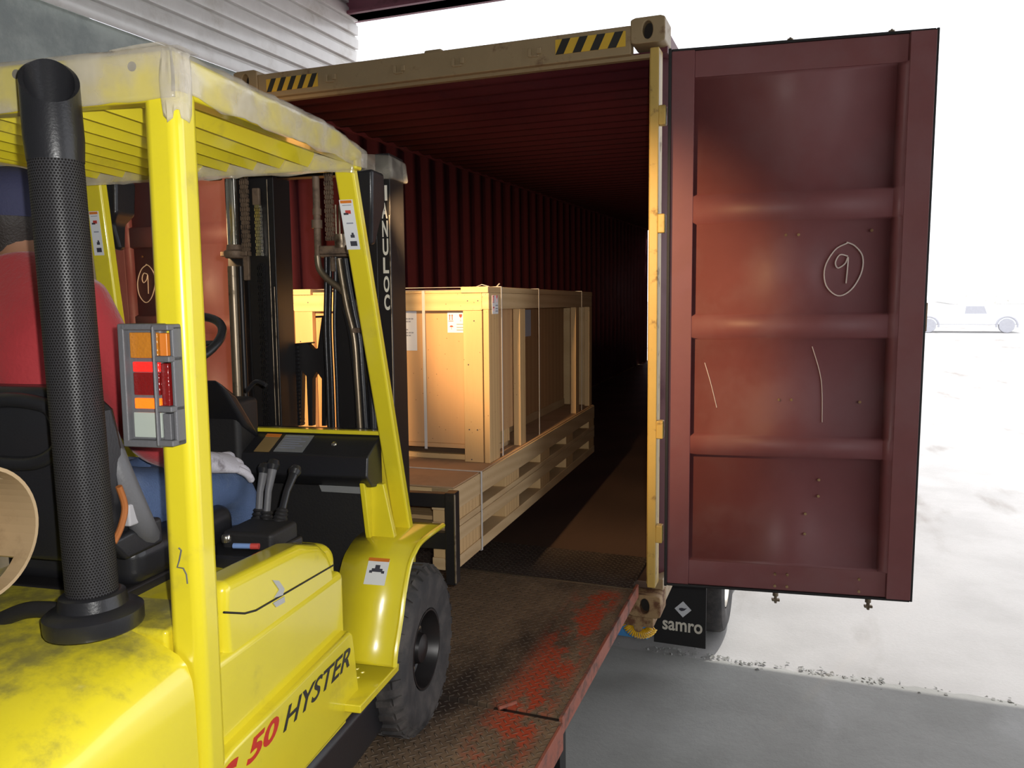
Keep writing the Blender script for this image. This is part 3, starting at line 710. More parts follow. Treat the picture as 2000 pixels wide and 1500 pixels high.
fwheel(-.06, -1.20, .215, .15, 1, 24); fwheel(-.92, -1.20, .215, .15, -1, 24)
F('axle_housing', black_metal, (-.80, .02, .18), (-.16, .24, .38)); F('underframe', black_metal, (-.84, -1.05, .14), (-.16, .05, .46)); F('steer_axle', black_metal, (-.85, -1.28, .14), (-.12, -1.10, .28))
# floor and cowl
F('floor_plate', black_matt, (-.86, -.40, .36), (-.19, .10, .38)); F('cowl', black_matt, (-.86, .04, .38), (-.13, .10, .88))
MB().prism([(-.62, .0, .98), (-.13, .0, .98), (-.13, .07, 1.03), (-.62, .07, 1.03)], (0, .03, 0)).build('dash_back', black_plastic, fk)
dl, dr = L(485, 836, 1, .05), L(746, 848, 1, .05)
zd = (dl.z+dr.z)/2
# dashboard: sloping top face, nose and underside
xr_ = -.095; xl_ = dl.x
sec = [(.05, zd-.004), (-.065, zd-.060), (-.075, zd-.125), (-.035, zd-.165), (.05, zd-.18)]
MB().prism([(xr_, y, z) for y, z in sec], (xl_-xr_, 0, 0)).build('dashboard', black_plastic, fk, .006)
F('dashboard_edge', yellow, (xl_-.01, .035, zd-.006), (xr_+.005, .065, zd+.008), .003)
n_ = Vector((0, -.056, .115)).normalized()
def dash_pt(u, v, l=.0): return Vector((u, .05+(-.115)*v, zd-.004-.056*v))+n_*l
def dash_patch(name, m, u0, u1, v0, v1, l=.001): return MB().prism([dash_pt(u0, v0, l), dash_pt(u1, v0, l), dash_pt(u1, v1, l), dash_pt(u0, v1, l)], n_*.002).build(name, m, fk)
pl_ = dash_patch('rating_plate', paint('plate_grey', (.30, .31, .32), .4, .3), -.435, -.33, .18, .92)
mb = MB()
for k in range(6):
    v_ = .25+k*.1; mb.prism([dash_pt(-.425, v_, .0035), dash_pt(-.345-.02*(k % 2), v_, .0035), dash_pt(-.345-.02*(k % 2), v_+.035, .0035), dash_pt(-.425, v_+.035, .0035)], n_*.0004)
mb.build('print', ink_blue, pl_)
dash_patch('warning_label', paint('label_yellow_brown', (.30, .20, .08), .4), -.505, -.45, .25, .95); dash_patch('warning_band', orange_m, -.505, -.45, .18, .30, .003)
MB().lathe([(0, .006), (.008, .004), (.010, 0)], dash_pt(-.24, .5), n_, 14).build('key_switch', chrome, fk)
a_, b_, c_, d_ = [L(p, q, 1, -.02) for p, q in ((616, 928), (702, 933), (712, 965), (628, 960))]
MB().prism([a_, b_, c_, d_], (0, .006, 0)).build('data_plate', MATS['plate_grey'], fk)
MB().prism([L(p, q, 1, -.022) for p, q in ((621, 931), (650, 933), (652, 938), (623, 936))], (0, .001, 0)).build('print', ink_blue, fk)
side_poly('cowl_side', yellow, [(746, 850), (731, 895), (748, 945), (711, 944), (722, 1040), (728, 1075), (775, 1077), (790, 1070), (770, 950)], -.115, .018, .004)
MB().prism([L(710, 944, 1, -.0), L(748, 946, 1, -.0), L(776, 1075, 1, -.0), L(728, 1074, 1, -.0)], (0, .025, 0)).build('cowl_flange', yellow, fk, .004)
# overhead guard
GZ = 1.822
F('rear_post', yellow, (-.088, -1.058, .28), (-.012, -.985, 1.895), .022, seg=5); F('rear_post', yellow, (-.975, -1.058, .60), (-.90, -.985, 1.895), .022, seg=5)
def fpost(tl, tr, bl, br, x_):
    """front post leaning forward towards the foot"""
    T0, T1, B0, B1 = (L(*p, 0, x_) for p in (tl, tr, bl, br))
    ty, by = T1, B1
    mb = MB(); w_ = .060
    def sect(c, d): return [Vector((c.x-w_, c.y-d, c.z)), Vector((c.x, c.y-d, c.z)), Vector((c.x, c.y, c.z)), Vector((c.x-w_, c.y, c.z))]
    return mb.loft([sect(by, .038), sect(ty, .034)]).build('front_post', yellow, fk, .008, 3)
p_top, p_bot = L(694, 300, 0, -.03), L(813, 1056, 0, -.03)
fpost((660, 300), (694, 300), (787, 1056), (813, 1056), -.03)
wl = -.875
mb = MB(); w_ = .066
def sect(x, y, z, d=.036): return [Vector((x-w_, y-d, z)), Vector((x, y-d, z)), Vector((x, y, z)), Vector((x-w_, y, z))]
ptl = L(211, 345, 0, -.91); pbl = L(250, 640, 0, -.91); dv = (pbl-ptl)/(pbl.z-ptl.z)
e0 = ptl+dv*(1.865-ptl.z); e1 = ptl+dv*(.62-ptl.z)
mb.loft([sect(-.915, e1.y, e1.z), sect(-.915, e0.y, e0.z)]).build('front_post', yellow, fk, .008, 3)
# warning stickers on the front posts
def rear_face_sticker(xc, wd, za, zb, ya, yb):
    s_ = MB().prism([(xc-wd/2, ya, za), (xc+wd/2, ya, za), (xc+wd/2, yb, zb), (xc-wd/2, yb, zb)], (0, -.001, 0)).build('safety_label', white_m, fk)
    def at_(t): return ya+(yb-ya)*t-.002, za+(zb-za)*t
    def patch(m, u0, u1, t0, t1, nm):
        (y0_, z0_), (y1_, z1_) = at_(t0), at_(t1)
        MB().prism([(xc+u0*wd, y0_, z0_), (xc+u1*wd, y0_, z0_), (xc+u1*wd, y1_, z1_), (xc+u0*wd, y1_, z1_)], (0, -.0006, 0)).build(nm, m, s_)
    patch(orange_m, -.42, .42, .93, .985, 'header_band'); patch(ink_red, -.15, .25, .72, .79, 'pictogram'); patch(ink, -.3, .05, .70, .74, 'pictogram'); patch(ink, -.3, .35, .885, .893, 'pictogram')
    patch(ink_blue, -.2, .3, .52, .545, 'pictogram'); patch(ink, -.05, .25, .24, .30, 'pictogram'); patch(ink, .05, .2, .30, .34, 'pictogram'); patch(ink, -.15, .35, .07, .17, 'pictogram')
def line_y(p, q, z): return p.y+(q.y-p.y)*(z-p.z)/(q.z-p.z)
za, zb = L(700, 488, 0, -.06).z, L(683, 391, 0, -.06).z
rear_face_sticker(-.067, .042, za, zb, line_y(p_top, p_bot, za)-.0365, line_y(p_top, p_bot, zb)-.0355)
za, zb = L(195, 497, 0, -.92).z, L(180, 409, 0, -.92).z
rear_face_sticker(-.950, .036, za, zb, line_y(e0, e1, za)-.037, line_y(e0, e1, zb)-.037)
# roof frame
F('rear_crossbar', yellow, (-.975, -1.062, GZ), (-.012, -1.02, GZ+.092), .012, seg=3)
yf = p_top.y
for x0_, x1_ in ((-.060, -.012), (-.975, -.925)):
    MB().prism([(x1_, -1.05, GZ+.012), (x1_, yf, GZ+.025), (x1_, yf+.012, GZ+.04), (x1_, yf+.01, GZ+.062), (x1_, yf-.12, GZ+.088), (x1_, -1.05, GZ+.090)], (x0_-x1_, 0, 0)).build('roof_rail', yellow, fk, .012, 3)
F('front_crossbar', yellow, (-.975, yf-.035, GZ+.005), (-.012, yf+.005, GZ+.05), .006)
F('mid_brace', yellow, (-.93, -.93, GZ+.068), (-.055, -.90, GZ+.08), .003)
for k in range(9):
    x = -.145-k*.088
    MB().prism([(x-.018, -1.03, GZ+.022), (x-.012, -1.03, GZ+.018), (x+.018, -1.03, GZ+.062), (x+.012, -1.03, GZ+.066)], (0, yf+1.0, -.004)).build('roof_slat', yellow, fk, .0015)
for px_ in (258, 32):
    c = L(px_, 130 if px_ > 100 else 145, 1, -1.062); MB().lathe([(.0, .0), (.009, 0), (.009, .002)], (c.x, -1.0635, c.z), (0, 1, 0), 14).build('drain_slot', hole_dark, fk)
# clear film pulled over the roof edges
def film_strip(name, rows):
    mb = MB(); rings = []
    for r_ in rows: rings.append(smooth_path(r_, 5))
    mb.loft(rings, cap=False, closed=False); o = mb.build(name, film_m, fk, solid=.001); return o
rows = []
for i in range(34):
    t = i/33; y = -1.075+(yf+1.10)*t; j = lambda s=.006: random.uniform(-s, s); dz = .0 if t < .72 else -(t-.72)*.10
    rows.append([(-.15+j(.02), y, GZ+.094+dz+j(.002)), (-.06, y, GZ+.098+dz), (-.010+j(.002), y, GZ+.093+dz+j(.002)), (-.005+j(.002), y, GZ+.05+dz*.6+j(.002)), (-.007+j(.003), y, GZ+.012+j(.003)+.004*math.sin(i*.8)+dz*.1)])
tag(film_strip('plastic_film', rows), 'clear crinkled plastic film')
rows = []
for i in range(30):
    x = -.96+.955*i/29; j = lambda s=.006: random.uniform(-s, s)
    rows.append([(x, -.99, GZ+.098+j(.002)), (x, -1.066+j(.002), GZ+.094), (x, -1.068+j(.002), GZ+.045), (x, -1.067, GZ+.0+j(.003))])
film_strip('plastic_film', rows)
rows = []
for i in range(34):
    x = -.97+.955*i/33; j = lambda s=.010: random.uniform(-s, s)
    rows.append([(x, yf-.08, GZ+.060+j(.003)), (x, yf-.045+j(.004), GZ+.050+j(.003)), (x, yf-.045+j(.006), GZ+.012+j(.004)), (x, yf-.04+j(.006), GZ-.004+j(.005))])
film_strip('plastic_film', rows)
rows = []
for i in range(12):
    a_ = i/11*math.pi/2; cx_, cy_ = -.030, -1.035; j = lambda s=.004: random.uniform(-s, s); rr = .034
    rows.append([(cx_+(rr+j())*math.sin(a_), cy_-(rr+j())*math.cos(a_), GZ+.088), (cx_+(rr+.004+j())*math.sin(a_), cy_-(rr+.004+j())*math.cos(a_), GZ+.03), (cx_+(rr+.001+j())*math.sin(a_), cy_-(rr+.001+j())*math.cos(a_), GZ-.03-.012*math.sin(i*.9)+j(.003))])
film_strip('plastic_film', rows)
# exhaust stack with perforated guard
EX, EY, ER = -.175, -1.135, .046
eb = Vector((EX-.022, EY, .82)); et = Vector((EX+.0, EY, 1.80)); 
eb = L(183, 1188, 1, EY); et = L(103, 240, 1, EY)
axv = (et-eb).normalized(); Hh = (et-eb).length
ex_parent = MB().lathe([(.0, -.035), (.086, -.035), (.088, -.03), (.088, -.004), (.078, .004), (.062, .008), (.058, .03), (.052, .034), (.048, .034)], eb, axv, 40).build('exhaust_base', black_plastic, fk)
me_mb = MB(); me_mb.lathe([(ER, .0), (ER, Hh-.02)], eb, axv, 64); eo = me_mb.build('exhaust_guard', perf, fk)
uvl = eo.data.uv_layers.new(name='UVMap'); xo = axv.orthogonal().normalized(); yo = axv.cross(xo)
for poly in eo.data.polygons:
    us = []
    for li in poly.loop_indices:
        co = eo.data.vertices[eo.data.loops[li].vertex_index].co-eb; us.append([math.atan2(co.dot(yo), co.dot(xo)), co.dot(axv)])
    if max(u[0] for u in us)-min(u[0] for u in us) > math.pi:
        for u in us:
            if u[0] < 0: u[0] += 2*math.pi
    for li, u in zip(poly.loop_indices, us): uvl.data[li].uv = (u[0]*52/(2*math.pi), u[1]/.0099)
# slant-cut black cap
n = 36; rings = []
for h, r_ in ((-.07, ER+.001), (-.03, ER+.004)): rings.append([et+axv*h+(xo*math.cos(t)+yo*math.sin(t))*r_ for t in [2*math.pi*k/n for k in range(n)]])
back = Vector((0, 1, 0)); top_ = []; inn = []
for k in range(n):
    t = 2*math.pi*k/n; d_ = xo*math.cos(t)+yo*math.sin(t); sl = d_.dot(Vector((-.68, .73, 0)))
    h = .075+.050*sl
    top_.append(et+axv*h+d_*(ER+.003)); inn.append(et+axv*h+d_*(ER-.005))
rings += [top_, inn, [v-axv*.08-(v-et-axv*(v-et).dot(axv))*.1 for v in inn]]
MB().loft(rings, cap=False, smooth=True).build('exhaust_tip', black_plastic, fk)
MB().lathe([(0, 0), (ER-.008, 0), (ER-.008, .01)], et-axv*.04, axv, 24).build('exhaust_bore', hole_dark, fk)
# rear combination lamp in its guard
ty = -1.075
def RL(px_, py_, y=ty): return L(px_, py_, 1, y)
c0, c1 = RL(243, 640), RL(350, 866); xa, xb, za, zb = c0.x, c1.x+.002, RL(300, 868).z, RL(300, 636).z
lamp_box = MB().box((xa, ty, za), (xb-.030, ty+.055, zb)).build('tail_lamp', grey_plastic, fk, .008, 3)
H_ = zb-za
def lens_box(name, m, f0, f1, in0=.014, in1=.034): MB().box((xa+in0, ty-.006, za+H_*f0), (xb-in1, ty+.01, za+H_*f1)).build(name, m, lamp_box, .002)
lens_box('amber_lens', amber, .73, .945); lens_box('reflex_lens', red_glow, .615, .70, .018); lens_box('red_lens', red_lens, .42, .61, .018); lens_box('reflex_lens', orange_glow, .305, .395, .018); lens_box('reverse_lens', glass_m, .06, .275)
mb = MB()
for f0 in (.0, .285, .70, .96): mb.box((xb-.036, ty-.02, za+H_*f0), (xb, ty+.02, za+H_*f0+.012))
mb.box((xb-.008, ty-.006, za), (xb, ty+.03, zb)); mb.box((xb-.036, ty-.022, za), (xb-.030, ty-.012, zb))
mb.box((xa-.006, ty-.014, za-.004), (xa+.008, ty+.05, zb+.004)); mb.box((xa, ty-.014, zb-.008), (xb-.03, ty+.03, zb+.004)); mb.box((xa, ty-.014, za-.004), (xb-.03, ty+.03, za+.010))
mb.build('lamp_guard', grey_plastic, fk, .004)
for f0, f1, m in ((.74, .94, orange_m), (.31, .69, red_lens), (.04, .27, grey_plastic)): MB().box((xb-.029, ty-.008, za+H_*f0), (xb-.012, ty+.01, za+H_*f1)).build('side_lens', m, lamp_box, .002)
# headlamp pods on the front posts
def pod(xc, yc, zt_, s):
    q = MB().loft([[(xc-s*.0, yc, zt_), (xc+s*.095, yc, zt_-.01), (xc+s*.095, yc+.10, zt_-.01), (xc, yc+.10, zt_)],
                   [(xc+s*.005, yc, zt_-.11), (xc+s*.09, yc, zt_-.12), (xc+s*.085, yc+.10, zt_-.12), (xc, yc+.10, zt_-.11)],
                   [(xc+s*.015, yc+.02, zt_-.15), (xc+s*.06, yc+.02, zt_-.15), (xc+s*.055, yc+.09, zt_-.15), (xc+s*.01, yc+.09, zt_-.15)],
                   [(xc+s*.03, yc+.05, zt_-.235), (xc+s*.06, yc+.05, zt_-.235), (xc+s*.055, yc+.08, zt_-.235), (xc+s*.03, yc+.08, zt_-.235)]]).build('headlamp', black_plastic, fk, .012, 3)
    MB().lathe([(.0, .0), (.032, .0), (.032, .004)], (xc+s*.047, yc+.101, zt_-.06), (0, 1, 0), 20).build('headlamp_lens', glass_m, q)
    return q
hlL = L(205, 350, 1, -.13); hlR = L(738, 330, 1, .02)
pod(hlL.x-.055, -.13, hlL.z+.01, 1); pod(hlR.x-.010, .0, hlR.z, -1)
mb = MB()
for py_ in (370, 388, 406): mb.lathe([(.008, -.006), (.008, .004), (.004, .008)], L(193, py_, 1, -.16), (0, -1, 0), 10)
mb.build('lamp_bolts', black_metal, fk)
# mast
MY = .26
def mp(px_, py_, y=MY): return L(px_, py_, 1, y)
def vbar(name, m, px0, px1, py0, py1, y0_, y1_, bev=.003, par=None):
    """upright mast member between two image columns"""
    a_, b_ = mp(px0, py0, y0_), mp(px1, py0, y0_); c_, d_ = mp(px0, py1, y0_), mp(px1, py1, y0_)
    xa_, xb_ = (a_.x+c_.x)/2, (b_.x+d_.x)/2
    return F(name, m, (xa_, y0_, min(c_.z, d_.z)), (xb_, y1_, max(a_.z, b_.z)), bev, par)
vbar('mast_channel', black_metal, 452, 482, 348, 1000, MY+.02, MY+.10)
vbar('mast_channel', black_metal, 492, 545, 345, 1000, MY, MY+.12)
vbar('inner_rail', black_metal, 484, 494, 345, 1000, MY+.05, MY+.10)
vbar('mast_channel', black_metal, 704, 742, 335, 1000, MY, MY+.10)
outer = vbar('mast_channel', black_metal, 741, 768, 300, 1000, MY-.01, MY+.12, .002)
vbar('mast_channel', black_metal, 660, 700, 480, 1000, MY+.03, MY+.12)
# lift cylinder, chain, hydraulic fittings left side
def vt(name, m, px_, py0, py1, y, r, par=None):
    a_, b_ = mp(px_, py0, y), mp(px_, py1, y); x_ = (a_.x+b_.x)/2
    return MB().tube([(x_, y, b_.z), (x_, y, a_.z)], r, 16).build(name, m, par or fk)
vt('lift_rod', chrome, 455, 350, 495, MY-.01, .022); vt('lift_cylinder', steel, 461, 520, 830, MY-.01, .019); vt('cylinder_tube', blue_m if 0 else black_metal, 476, 520, 830, MY-.01, .010)
c = mp(462, 495); MB().lathe([(.0, -.02), (.034, -.018), (.040, -.008), (.040, .006), (.030, .012), (.028, .03), (0, .03)], (c.x, MY-.01, c.z), (0, 0, 1), 24).build('cylinder_collar', dust_steel, fk)
MB().box((c.x-.05, MY-.03, c.z-.012), (c.x+.06, MY+.03, c.z+.006)).box((c.x+.03, MY-.01, c.z-.10), (c.x+.055, MY+.01, c.z)).build('cylinder_bracket', dust_steel, fk, .004)
def chain(px_, py0, py1, y, wd=.026, m=dust_steel, pitch=.016):
    a_, b_ = mp(px_, py0, y), mp(px_, py1, y); x_ = (a_.x+b_.x)/2; mb = MB(); z = b_.z
    k = 0
    while z < a_.z:
        w_ = wd if k % 2 == 0 else wd*.72
        for q in (-1, -.33, .33, 1): mb.box((x_+q*w_/2-.0018, y-.008, z), (x_+q*w_/2+.0018, y+.008, z+pitch*.92))
        mb.tube([(x_-wd/2-.003, y, z+pitch/2), (x_+wd/2+.003, y, z+pitch/2)], .0035, 6)
        z += pitch; k += 1
    return mb.build('lift_chain', m, fk)
chain(479, 350, 500, MY-.02); chain(643, 340, 470, MY-.02)
ch = chain(506, 405, 500, MY-.012, .020, chrome, .0115); chain(515, 520, 830, MY-.012, .022, black_metal, .0115)
F('chain_anchor', dust_steel, (mp(498, 400).x, MY-.02, mp(500, 402).z), (mp(512, 400).x, MY-.005, mp(500, 385).z+.03))
for px_, py0, py1 in ((530, 350, 830), (541, 560, 830)): vt('guide_strip', steel, px_, py0, py1, MY-.004, .0022)
# top of the mast
MB().tube([mp(425, 336), mp(672, 326)], .013, 12).build('mast_tie_bar', black_plastic, fk)
a_, b_ = mp(400, 352), mp(425, 326); F('tie_end', dust_steel, (a_.x, MY-.02, a_.z), (b_.x, MY+.03, b_.z), .006)
a_, b_ = mp(545, 345), mp(700, 330); F('mast_cross_member', black_metal, (mp(440, 340).x, MY+.03, a_.z), (b_.x, MY+.08, b_.z+.02))
# right side pipes
vt('hydraulic_pipe', dust_steel, 619, 345, 500, MY-.04, .0125); vt('pipe_nut', dust_steel, 619, 430, 446, MY-.04, .019); vt('pipe_nut', dust_steel, 619, 408, 420, MY-.04, .0155)
for px_ in (656, 663, 671): vt('pipe_stub', steel, px_, 400, 460, MY-.05, .004)
c = mp(672, 490, MY-.05)
MB().box((mp(640, 490).x, MY-.07, mp(640, 499).z), (mp(695, 490).x, MY, mp(640, 483).z)).box((mp(625, 490).x, MY-.05, mp(625, 504).z), (mp(700, 490).x, MY-.02, mp(625, 499).z)).build('valve_bracket', dust_steel, fk, .004)
vt('valve_body', steel, 667, 458, 484, MY-.055, .024)
vt('fitting', dust_steel, 650, 503, 530, MY-.05, .009)
def hose(name, pix, y, r, m=None, y2=None):
    P = [L(a_, b_, 1, y if y2 is None else y+(y2-y)*i/(len(pix)-1)) for i, (a_, b_) in enumerate(pix)]
    return MB().tube(smooth_path(P, 6), r, 12).build(name, m or black_plastic, fk)
hose('hydraulic_hose', [(620, 500), (624, 525), (640, 545), (662, 562), (690, 590), (705, 640), (712, 830)], MY-.05, .012, steel)
for k, (a_, b_) in enumerate(((664, 690), (676, 700))): hose('hydraulic_hose', [(a_-2, 505), (a_+4, 545), (a_+14, 600), (b_+2, 660), (b_+8, 740), (b_+14, 835)], MY-.06, .011, steel if k == 0 else black_plastic)
for k, px_ in enumerate((637, 645, 655)): hose('hydraulic_hose', [(px_, 500), (px_, 560), (px_-1, 640), (px_+3, 740), (px_+6, 835)], MY-.03, .0075)
for k, px_ in enumerate((690, 703, 716, 727)): hose('hydraulic_hose', [(px_-14, 600), (px_-2, 650), (px_+4, 700), (px_+10, 760), (px_+14, 838)], MY-.045+.01*(k % 2), .0155)
a_ = mp(690, 640, MY-.07); b_ = mp(722, 650, MY-.07); F('hose_clamp', dust_steel, (a_.x, MY-.08, b_.z), (b_.x, MY-.02, a_.z), .003)
# chain carrier and lever seen low between the mast rails
CY = .40
def cp(px_, py_): return L(px_, py_, 1, CY)
def cpoly(name, m, pix, th=.03): return MB().prism([cp(*p) for p in pix], (0, th, 0)).build(name, m, fk, .002)
cpoly('hose_pulley_bracket', black_metal, [(573, 672), (600, 670), (612, 683), (620, 680), (628, 620), (634, 618), (640, 640), (640, 800), (636, 832), (628, 832), (628, 740), (618, 726), (610, 740), (610, 832), (602, 832), (598, 735), (590, 725), (588, 832), (572, 832)])
cpoly('bracket_arm', black_metal, [(573, 671), (608, 668), (609, 671), (575, 675)]); cpoly('bracket_pin', black_metal, [(616, 617), (634, 616), (634, 620), (616, 621)])
a_, b_ = cp(574, 675), cp(574, 830); mb = MB(); z = b_.z
while z < a_.z: mb.box((a_.x-.006, CY-.01, z), (a_.x+.020, CY+.03, z+.009)); z += .015
mb.build('cable_chain', black_plastic, fk)
# lettering strip on the outer mast
xs_ = (mp(752, 600, MY-.011).x)
for s_, pya, pyb, pxa, pxb in (('I', 392, 362, 751.5, 756.5), ('A', 427, 396, 746, 757), ('N', 463, 431, 747, 758), ('U', 499, 466, 748, 759), ('L', 534, 503, 749, 760), ('O', 571, 539, 750, 761), ('C', 606, 575, 751, 762)):
    o_ = mp(pxa, pya, MY-.0115); u_ = mp(pxb, pya, MY-.0115); t_ = mp(pxa, pyb, MY-.0115)
    text('mast_letter', s_, letter_white, outer, o_, (u_.x-o_.x, 0, 0), (0, 0, t_.z-o_.z), bold=.03)
vt('edge_trim', steel, 765, 420, 830, MY-.012, .0018)
# film bag over the mast top
a_, b_ = mp(700, 345, MY-.02), mp(765, 296, MY-.02)
o = MB().loft([[(a_.x, MY-.03, a_.z-.01), (b_.x+.005, MY-.03, a_.z-.015), (b_.x+.005, MY+.13, a_.z-.01), (a_.x, MY+.13, a_.z)], [(a_.x, MY-.03, b_.z), (b_.x, MY-.03, b_.z-.012), (b_.x, MY+.12, b_.z-.015), (a_.x, MY+.12, b_.z)]]).build('plastic_film', film_m, fk, .01)
# carriage and load backrest end seen past the fender
F('carriage_bar', black_metal, (-.97, .475, .665), (.018, .515, .72)); F('carriage_bar', black_metal, (-.97, .475, .50), (.0, .515, .565))
MB().box((-.022, .47, .36), (.020, .53, .725)).build('carriage_side', black_metal, fk, .004)
MB().box((-.97, .47, .36), (-.93, .53, .725)).build('carriage_side', black_metal, fk, .004)
for x in (-.28, -.74):
    MB().box((x-.05, .515, .40), (x+.05, .545, .72)).box((x-.05, .53, .385), (x+.05, 1.55, .41)).build('fork', black_metal, fk, .006)
MB().tube([(.018, .472, .37), (.018, .472, .72)], .004, 8).build('edge_wear', steel, fk)
# steering column and wheel
wc = L(392, 668, 0, -.50); wn = Vector((0, -.55, .83)).normalized(); wu = Vector((1, 0, 0)); wv = wn.cross(wu)
R_ = .145
wc = Vector((-.635, -.26, 1.335))
MB().tube([wc+wu*(R_*math.cos(t))+wv*(R_*math.sin(t)) for t in [2*math.pi*k/40 for k in range(40)]], .0135, 12, close=True).build('steering_wheel', black_plastic, fk)
MB().lathe([(0, .0), (.03, 0), (.03, .025), (0, .03)], wc-wn*.02, wn, 20).beam(wc+wu*R_, wc-wu*R_, .018, .008, wn).beam(wc, wc-wv*R_, .018, .008, wn).build('wheel_spokes', black_plastic, fk)
MB().prism([(-.72, -.19, 1.22), (-.54, -.19, 1.22), (-.53, -.06, 1.05), (-.73, -.06, 1.05)], (0, .10, -.06)).build('steering_column', black_plastic, fk, .015, 3)
MB().box((-.76, -.08, .80), (-.545, .05, 1.14)).build('column_cover', black_matt, fk, .02, 3)
MB().tube(smooth_path([(-.47, -.14, 1.18), (-.43, -.15, 1.21), (-.39, -.16, 1.20)], 4), .007, 8).build('direction_lever', black_plastic, fk)
# hydraulic lever console on the hood
cz = .795
console = MB().prism([L(a_, b_, 2, cz+.012) for a_, b_ in ((420, 1084), (455, 1089), (508, 1088), (550, 1066), (592, 1046), (560, 1028), (500, 1018), (420, 1030))], (0, 0, -.045)).build('lever_console', black_plastic, fk, .008, 3)
MB().box((-.30, -.56, cz+.0), (-.15, -.42, cz+.055)).build('console_block', black_matt, fk, .012, 3)
def lever(base_px, mid_px, top_px, x_, m):
    b0, b1, b2 = L(*base_px, 0, x_), L(*mid_px, 0, x_), L(*top_px, 0, x_)
    q = MB().tube([b0, b1, b1.lerp(b2, .6), b2], [.010, .010, .012, .014], 12).build('control_lever', m, fk)
    MB().lathe([(.0, -.018), (.014, -.014), (.019, .0), (.014, .014), (0, .018)], b2, (b2-b1).normalized(), 16).build('lever_knob', black_plastic, q)
    mb = MB()
    for k in range(5): mb.lathe([(.022-.002*k, 0), (.025-.002*k, .005), (.022-.002*k, .010)], b0+(b0-b1).normalized()*(.03-.011*k), (b1-b0).normalized(), 16)
    mb.build('lever_boot', black_matt, q)
lever((505, 1010), (508, 960), (516, 915), -.30, grey_plastic); lever((520, 1015), (524, 960), (534, 908), -.255, grey_plastic); lever((548, 1010), (560, 960), (576, 920), -.205, black_plastic)
# seat
seat = MB().box((-.70, -.86, .79), (-.32, -.45, .90)).build('seat_cushion', black_plastic, fk, .04, 5)
sb = []
for z, y0_, y1_, hw in ((.88, -.84, -.955, .20), (.98, -.875, -.985, .235), (1.12, -.89, -1.0, .24), (1.22, -.895, -.995, .225), (1.275, -.905, -.985, .17)):
    xc = -.54; sb.append([(xc-hw, y1_+.02, z), (xc-hw*.6, y1_, z), (xc+hw*.6, y1_, z), (xc+hw, y1_+.02, z), (xc+hw, y0_, z), (xc-hw, y0_, z)])
bk = MB().loft(sb).build('seat_back', black_plastic, fk, .02, 4)
MB().tube(smooth_path([(-.33, -.80, .90), (-.30, -.86, .96), (-.315, -.90, 1.08), (-.345, -.90, 1.16)], 5), .028, 12).build('seat_bolster', grey_plastic, fk)
F('seat_base', black_metal, (-.68, -.90, .765), (-.33, -.44, .80), .01)
MB().prism([L(p, q, 0, -.30) for p, q in ((215, 1060), (290, 1020), (318, 1008), (322, 1060), (250, 1095))], (-.03, 0, 0)).build('seat_rail', black_plastic, fk, .01, 3)
bu = L(258, 1000, 0, -.29)
MB().box((bu.x-.012, bu.y-.016, bu.z-.03), (bu.x+.006, bu.y+.016, bu.z+.02)).build('belt_buckle', paint('buckle_grey', (.45, .44, .46), .5), fk, .005, 3)
mb = MB(); pp = [L(p, q, 0, -.285) for p, q in ((232, 950), (244, 990), (236, 1030), (222, 1060))]
tag(MB().tube(smooth_path(pp, 4), .007, 8).build('seat_belt', paint('orange_belt', (.40, .13, .03), .7), fk), 'orange seat belt webbing')
MB().tube(smooth_path([L(a_, b_, 1, -1.0) for a_, b_ in ((-60, 800), (0, 782), (60, 785), (100, 800), (118, 840), (112, 880), (60, 905), (-40, 900))], 5), .016, 12).build('seat_back_rim', black_plastic, fk)
pale_primer = paint('pale_primer', (.52, .52, .50), .7)
# cable clip on the left post, paint chips
hose('grab_cable', [(200, 570), (205, 562), (215, 552), (230, 547)], -.12, .009, black_matt)
for nm, pix, x_ in (('paint_chip', [(533, 1133), (545, 1134), (556, 1150), (553, 1162), (536, 1168), (546, 1152)], -.0435), ('paint_chip', [(556, 1165), (557, 1176), (540, 1186), (534, 1178)], -.0435)):
    MB().prism([L(a_, b_, 0, x_+.0012) for a_, b_ in pix], (-.002, 0, 0)).build(nm, pale_primer, fk)
sc_ = [(349, 1070), (354, 1075), (350, 1095), (346, 1108), (358, 1110), (364, 1122), (366, 1140)]
MB().tube([L(a_, b_, 1, -1.060) for a_, b_ in sc_], .0016, 6).build('paint_chip', grey_plastic, fk)

# LPG tank lying across the counterweight
tank = thing('gas_tank', 'tan steel gas tank lying across the back of the forklift', 'gas tank', FT)
ty_, tz_ = -1.40, 1.045; xe = L(50, 1040, 1, ty_).x
TRd = .125
TRd = .5*(L(40, 905, 1, ty_).z-L(30, 1192, 1, ty_).z)
tz_ = (L(40, 905, 1, ty_).z+L(30, 1192, 1, ty_).z)/2
xe = L(52, 1040, 1, ty_+TRd*.7).x-.0
MB().lathe([(0, 0), (TRd*.5, .01), (TRd*.85, .04), (TRd, .09), (TRd, .52), (TRd*.8, .57), (0, .60)], (xe-.13, ty_, tz_), (-1, 0, 0), 40).build('tank_body', lpg_mat, tank)
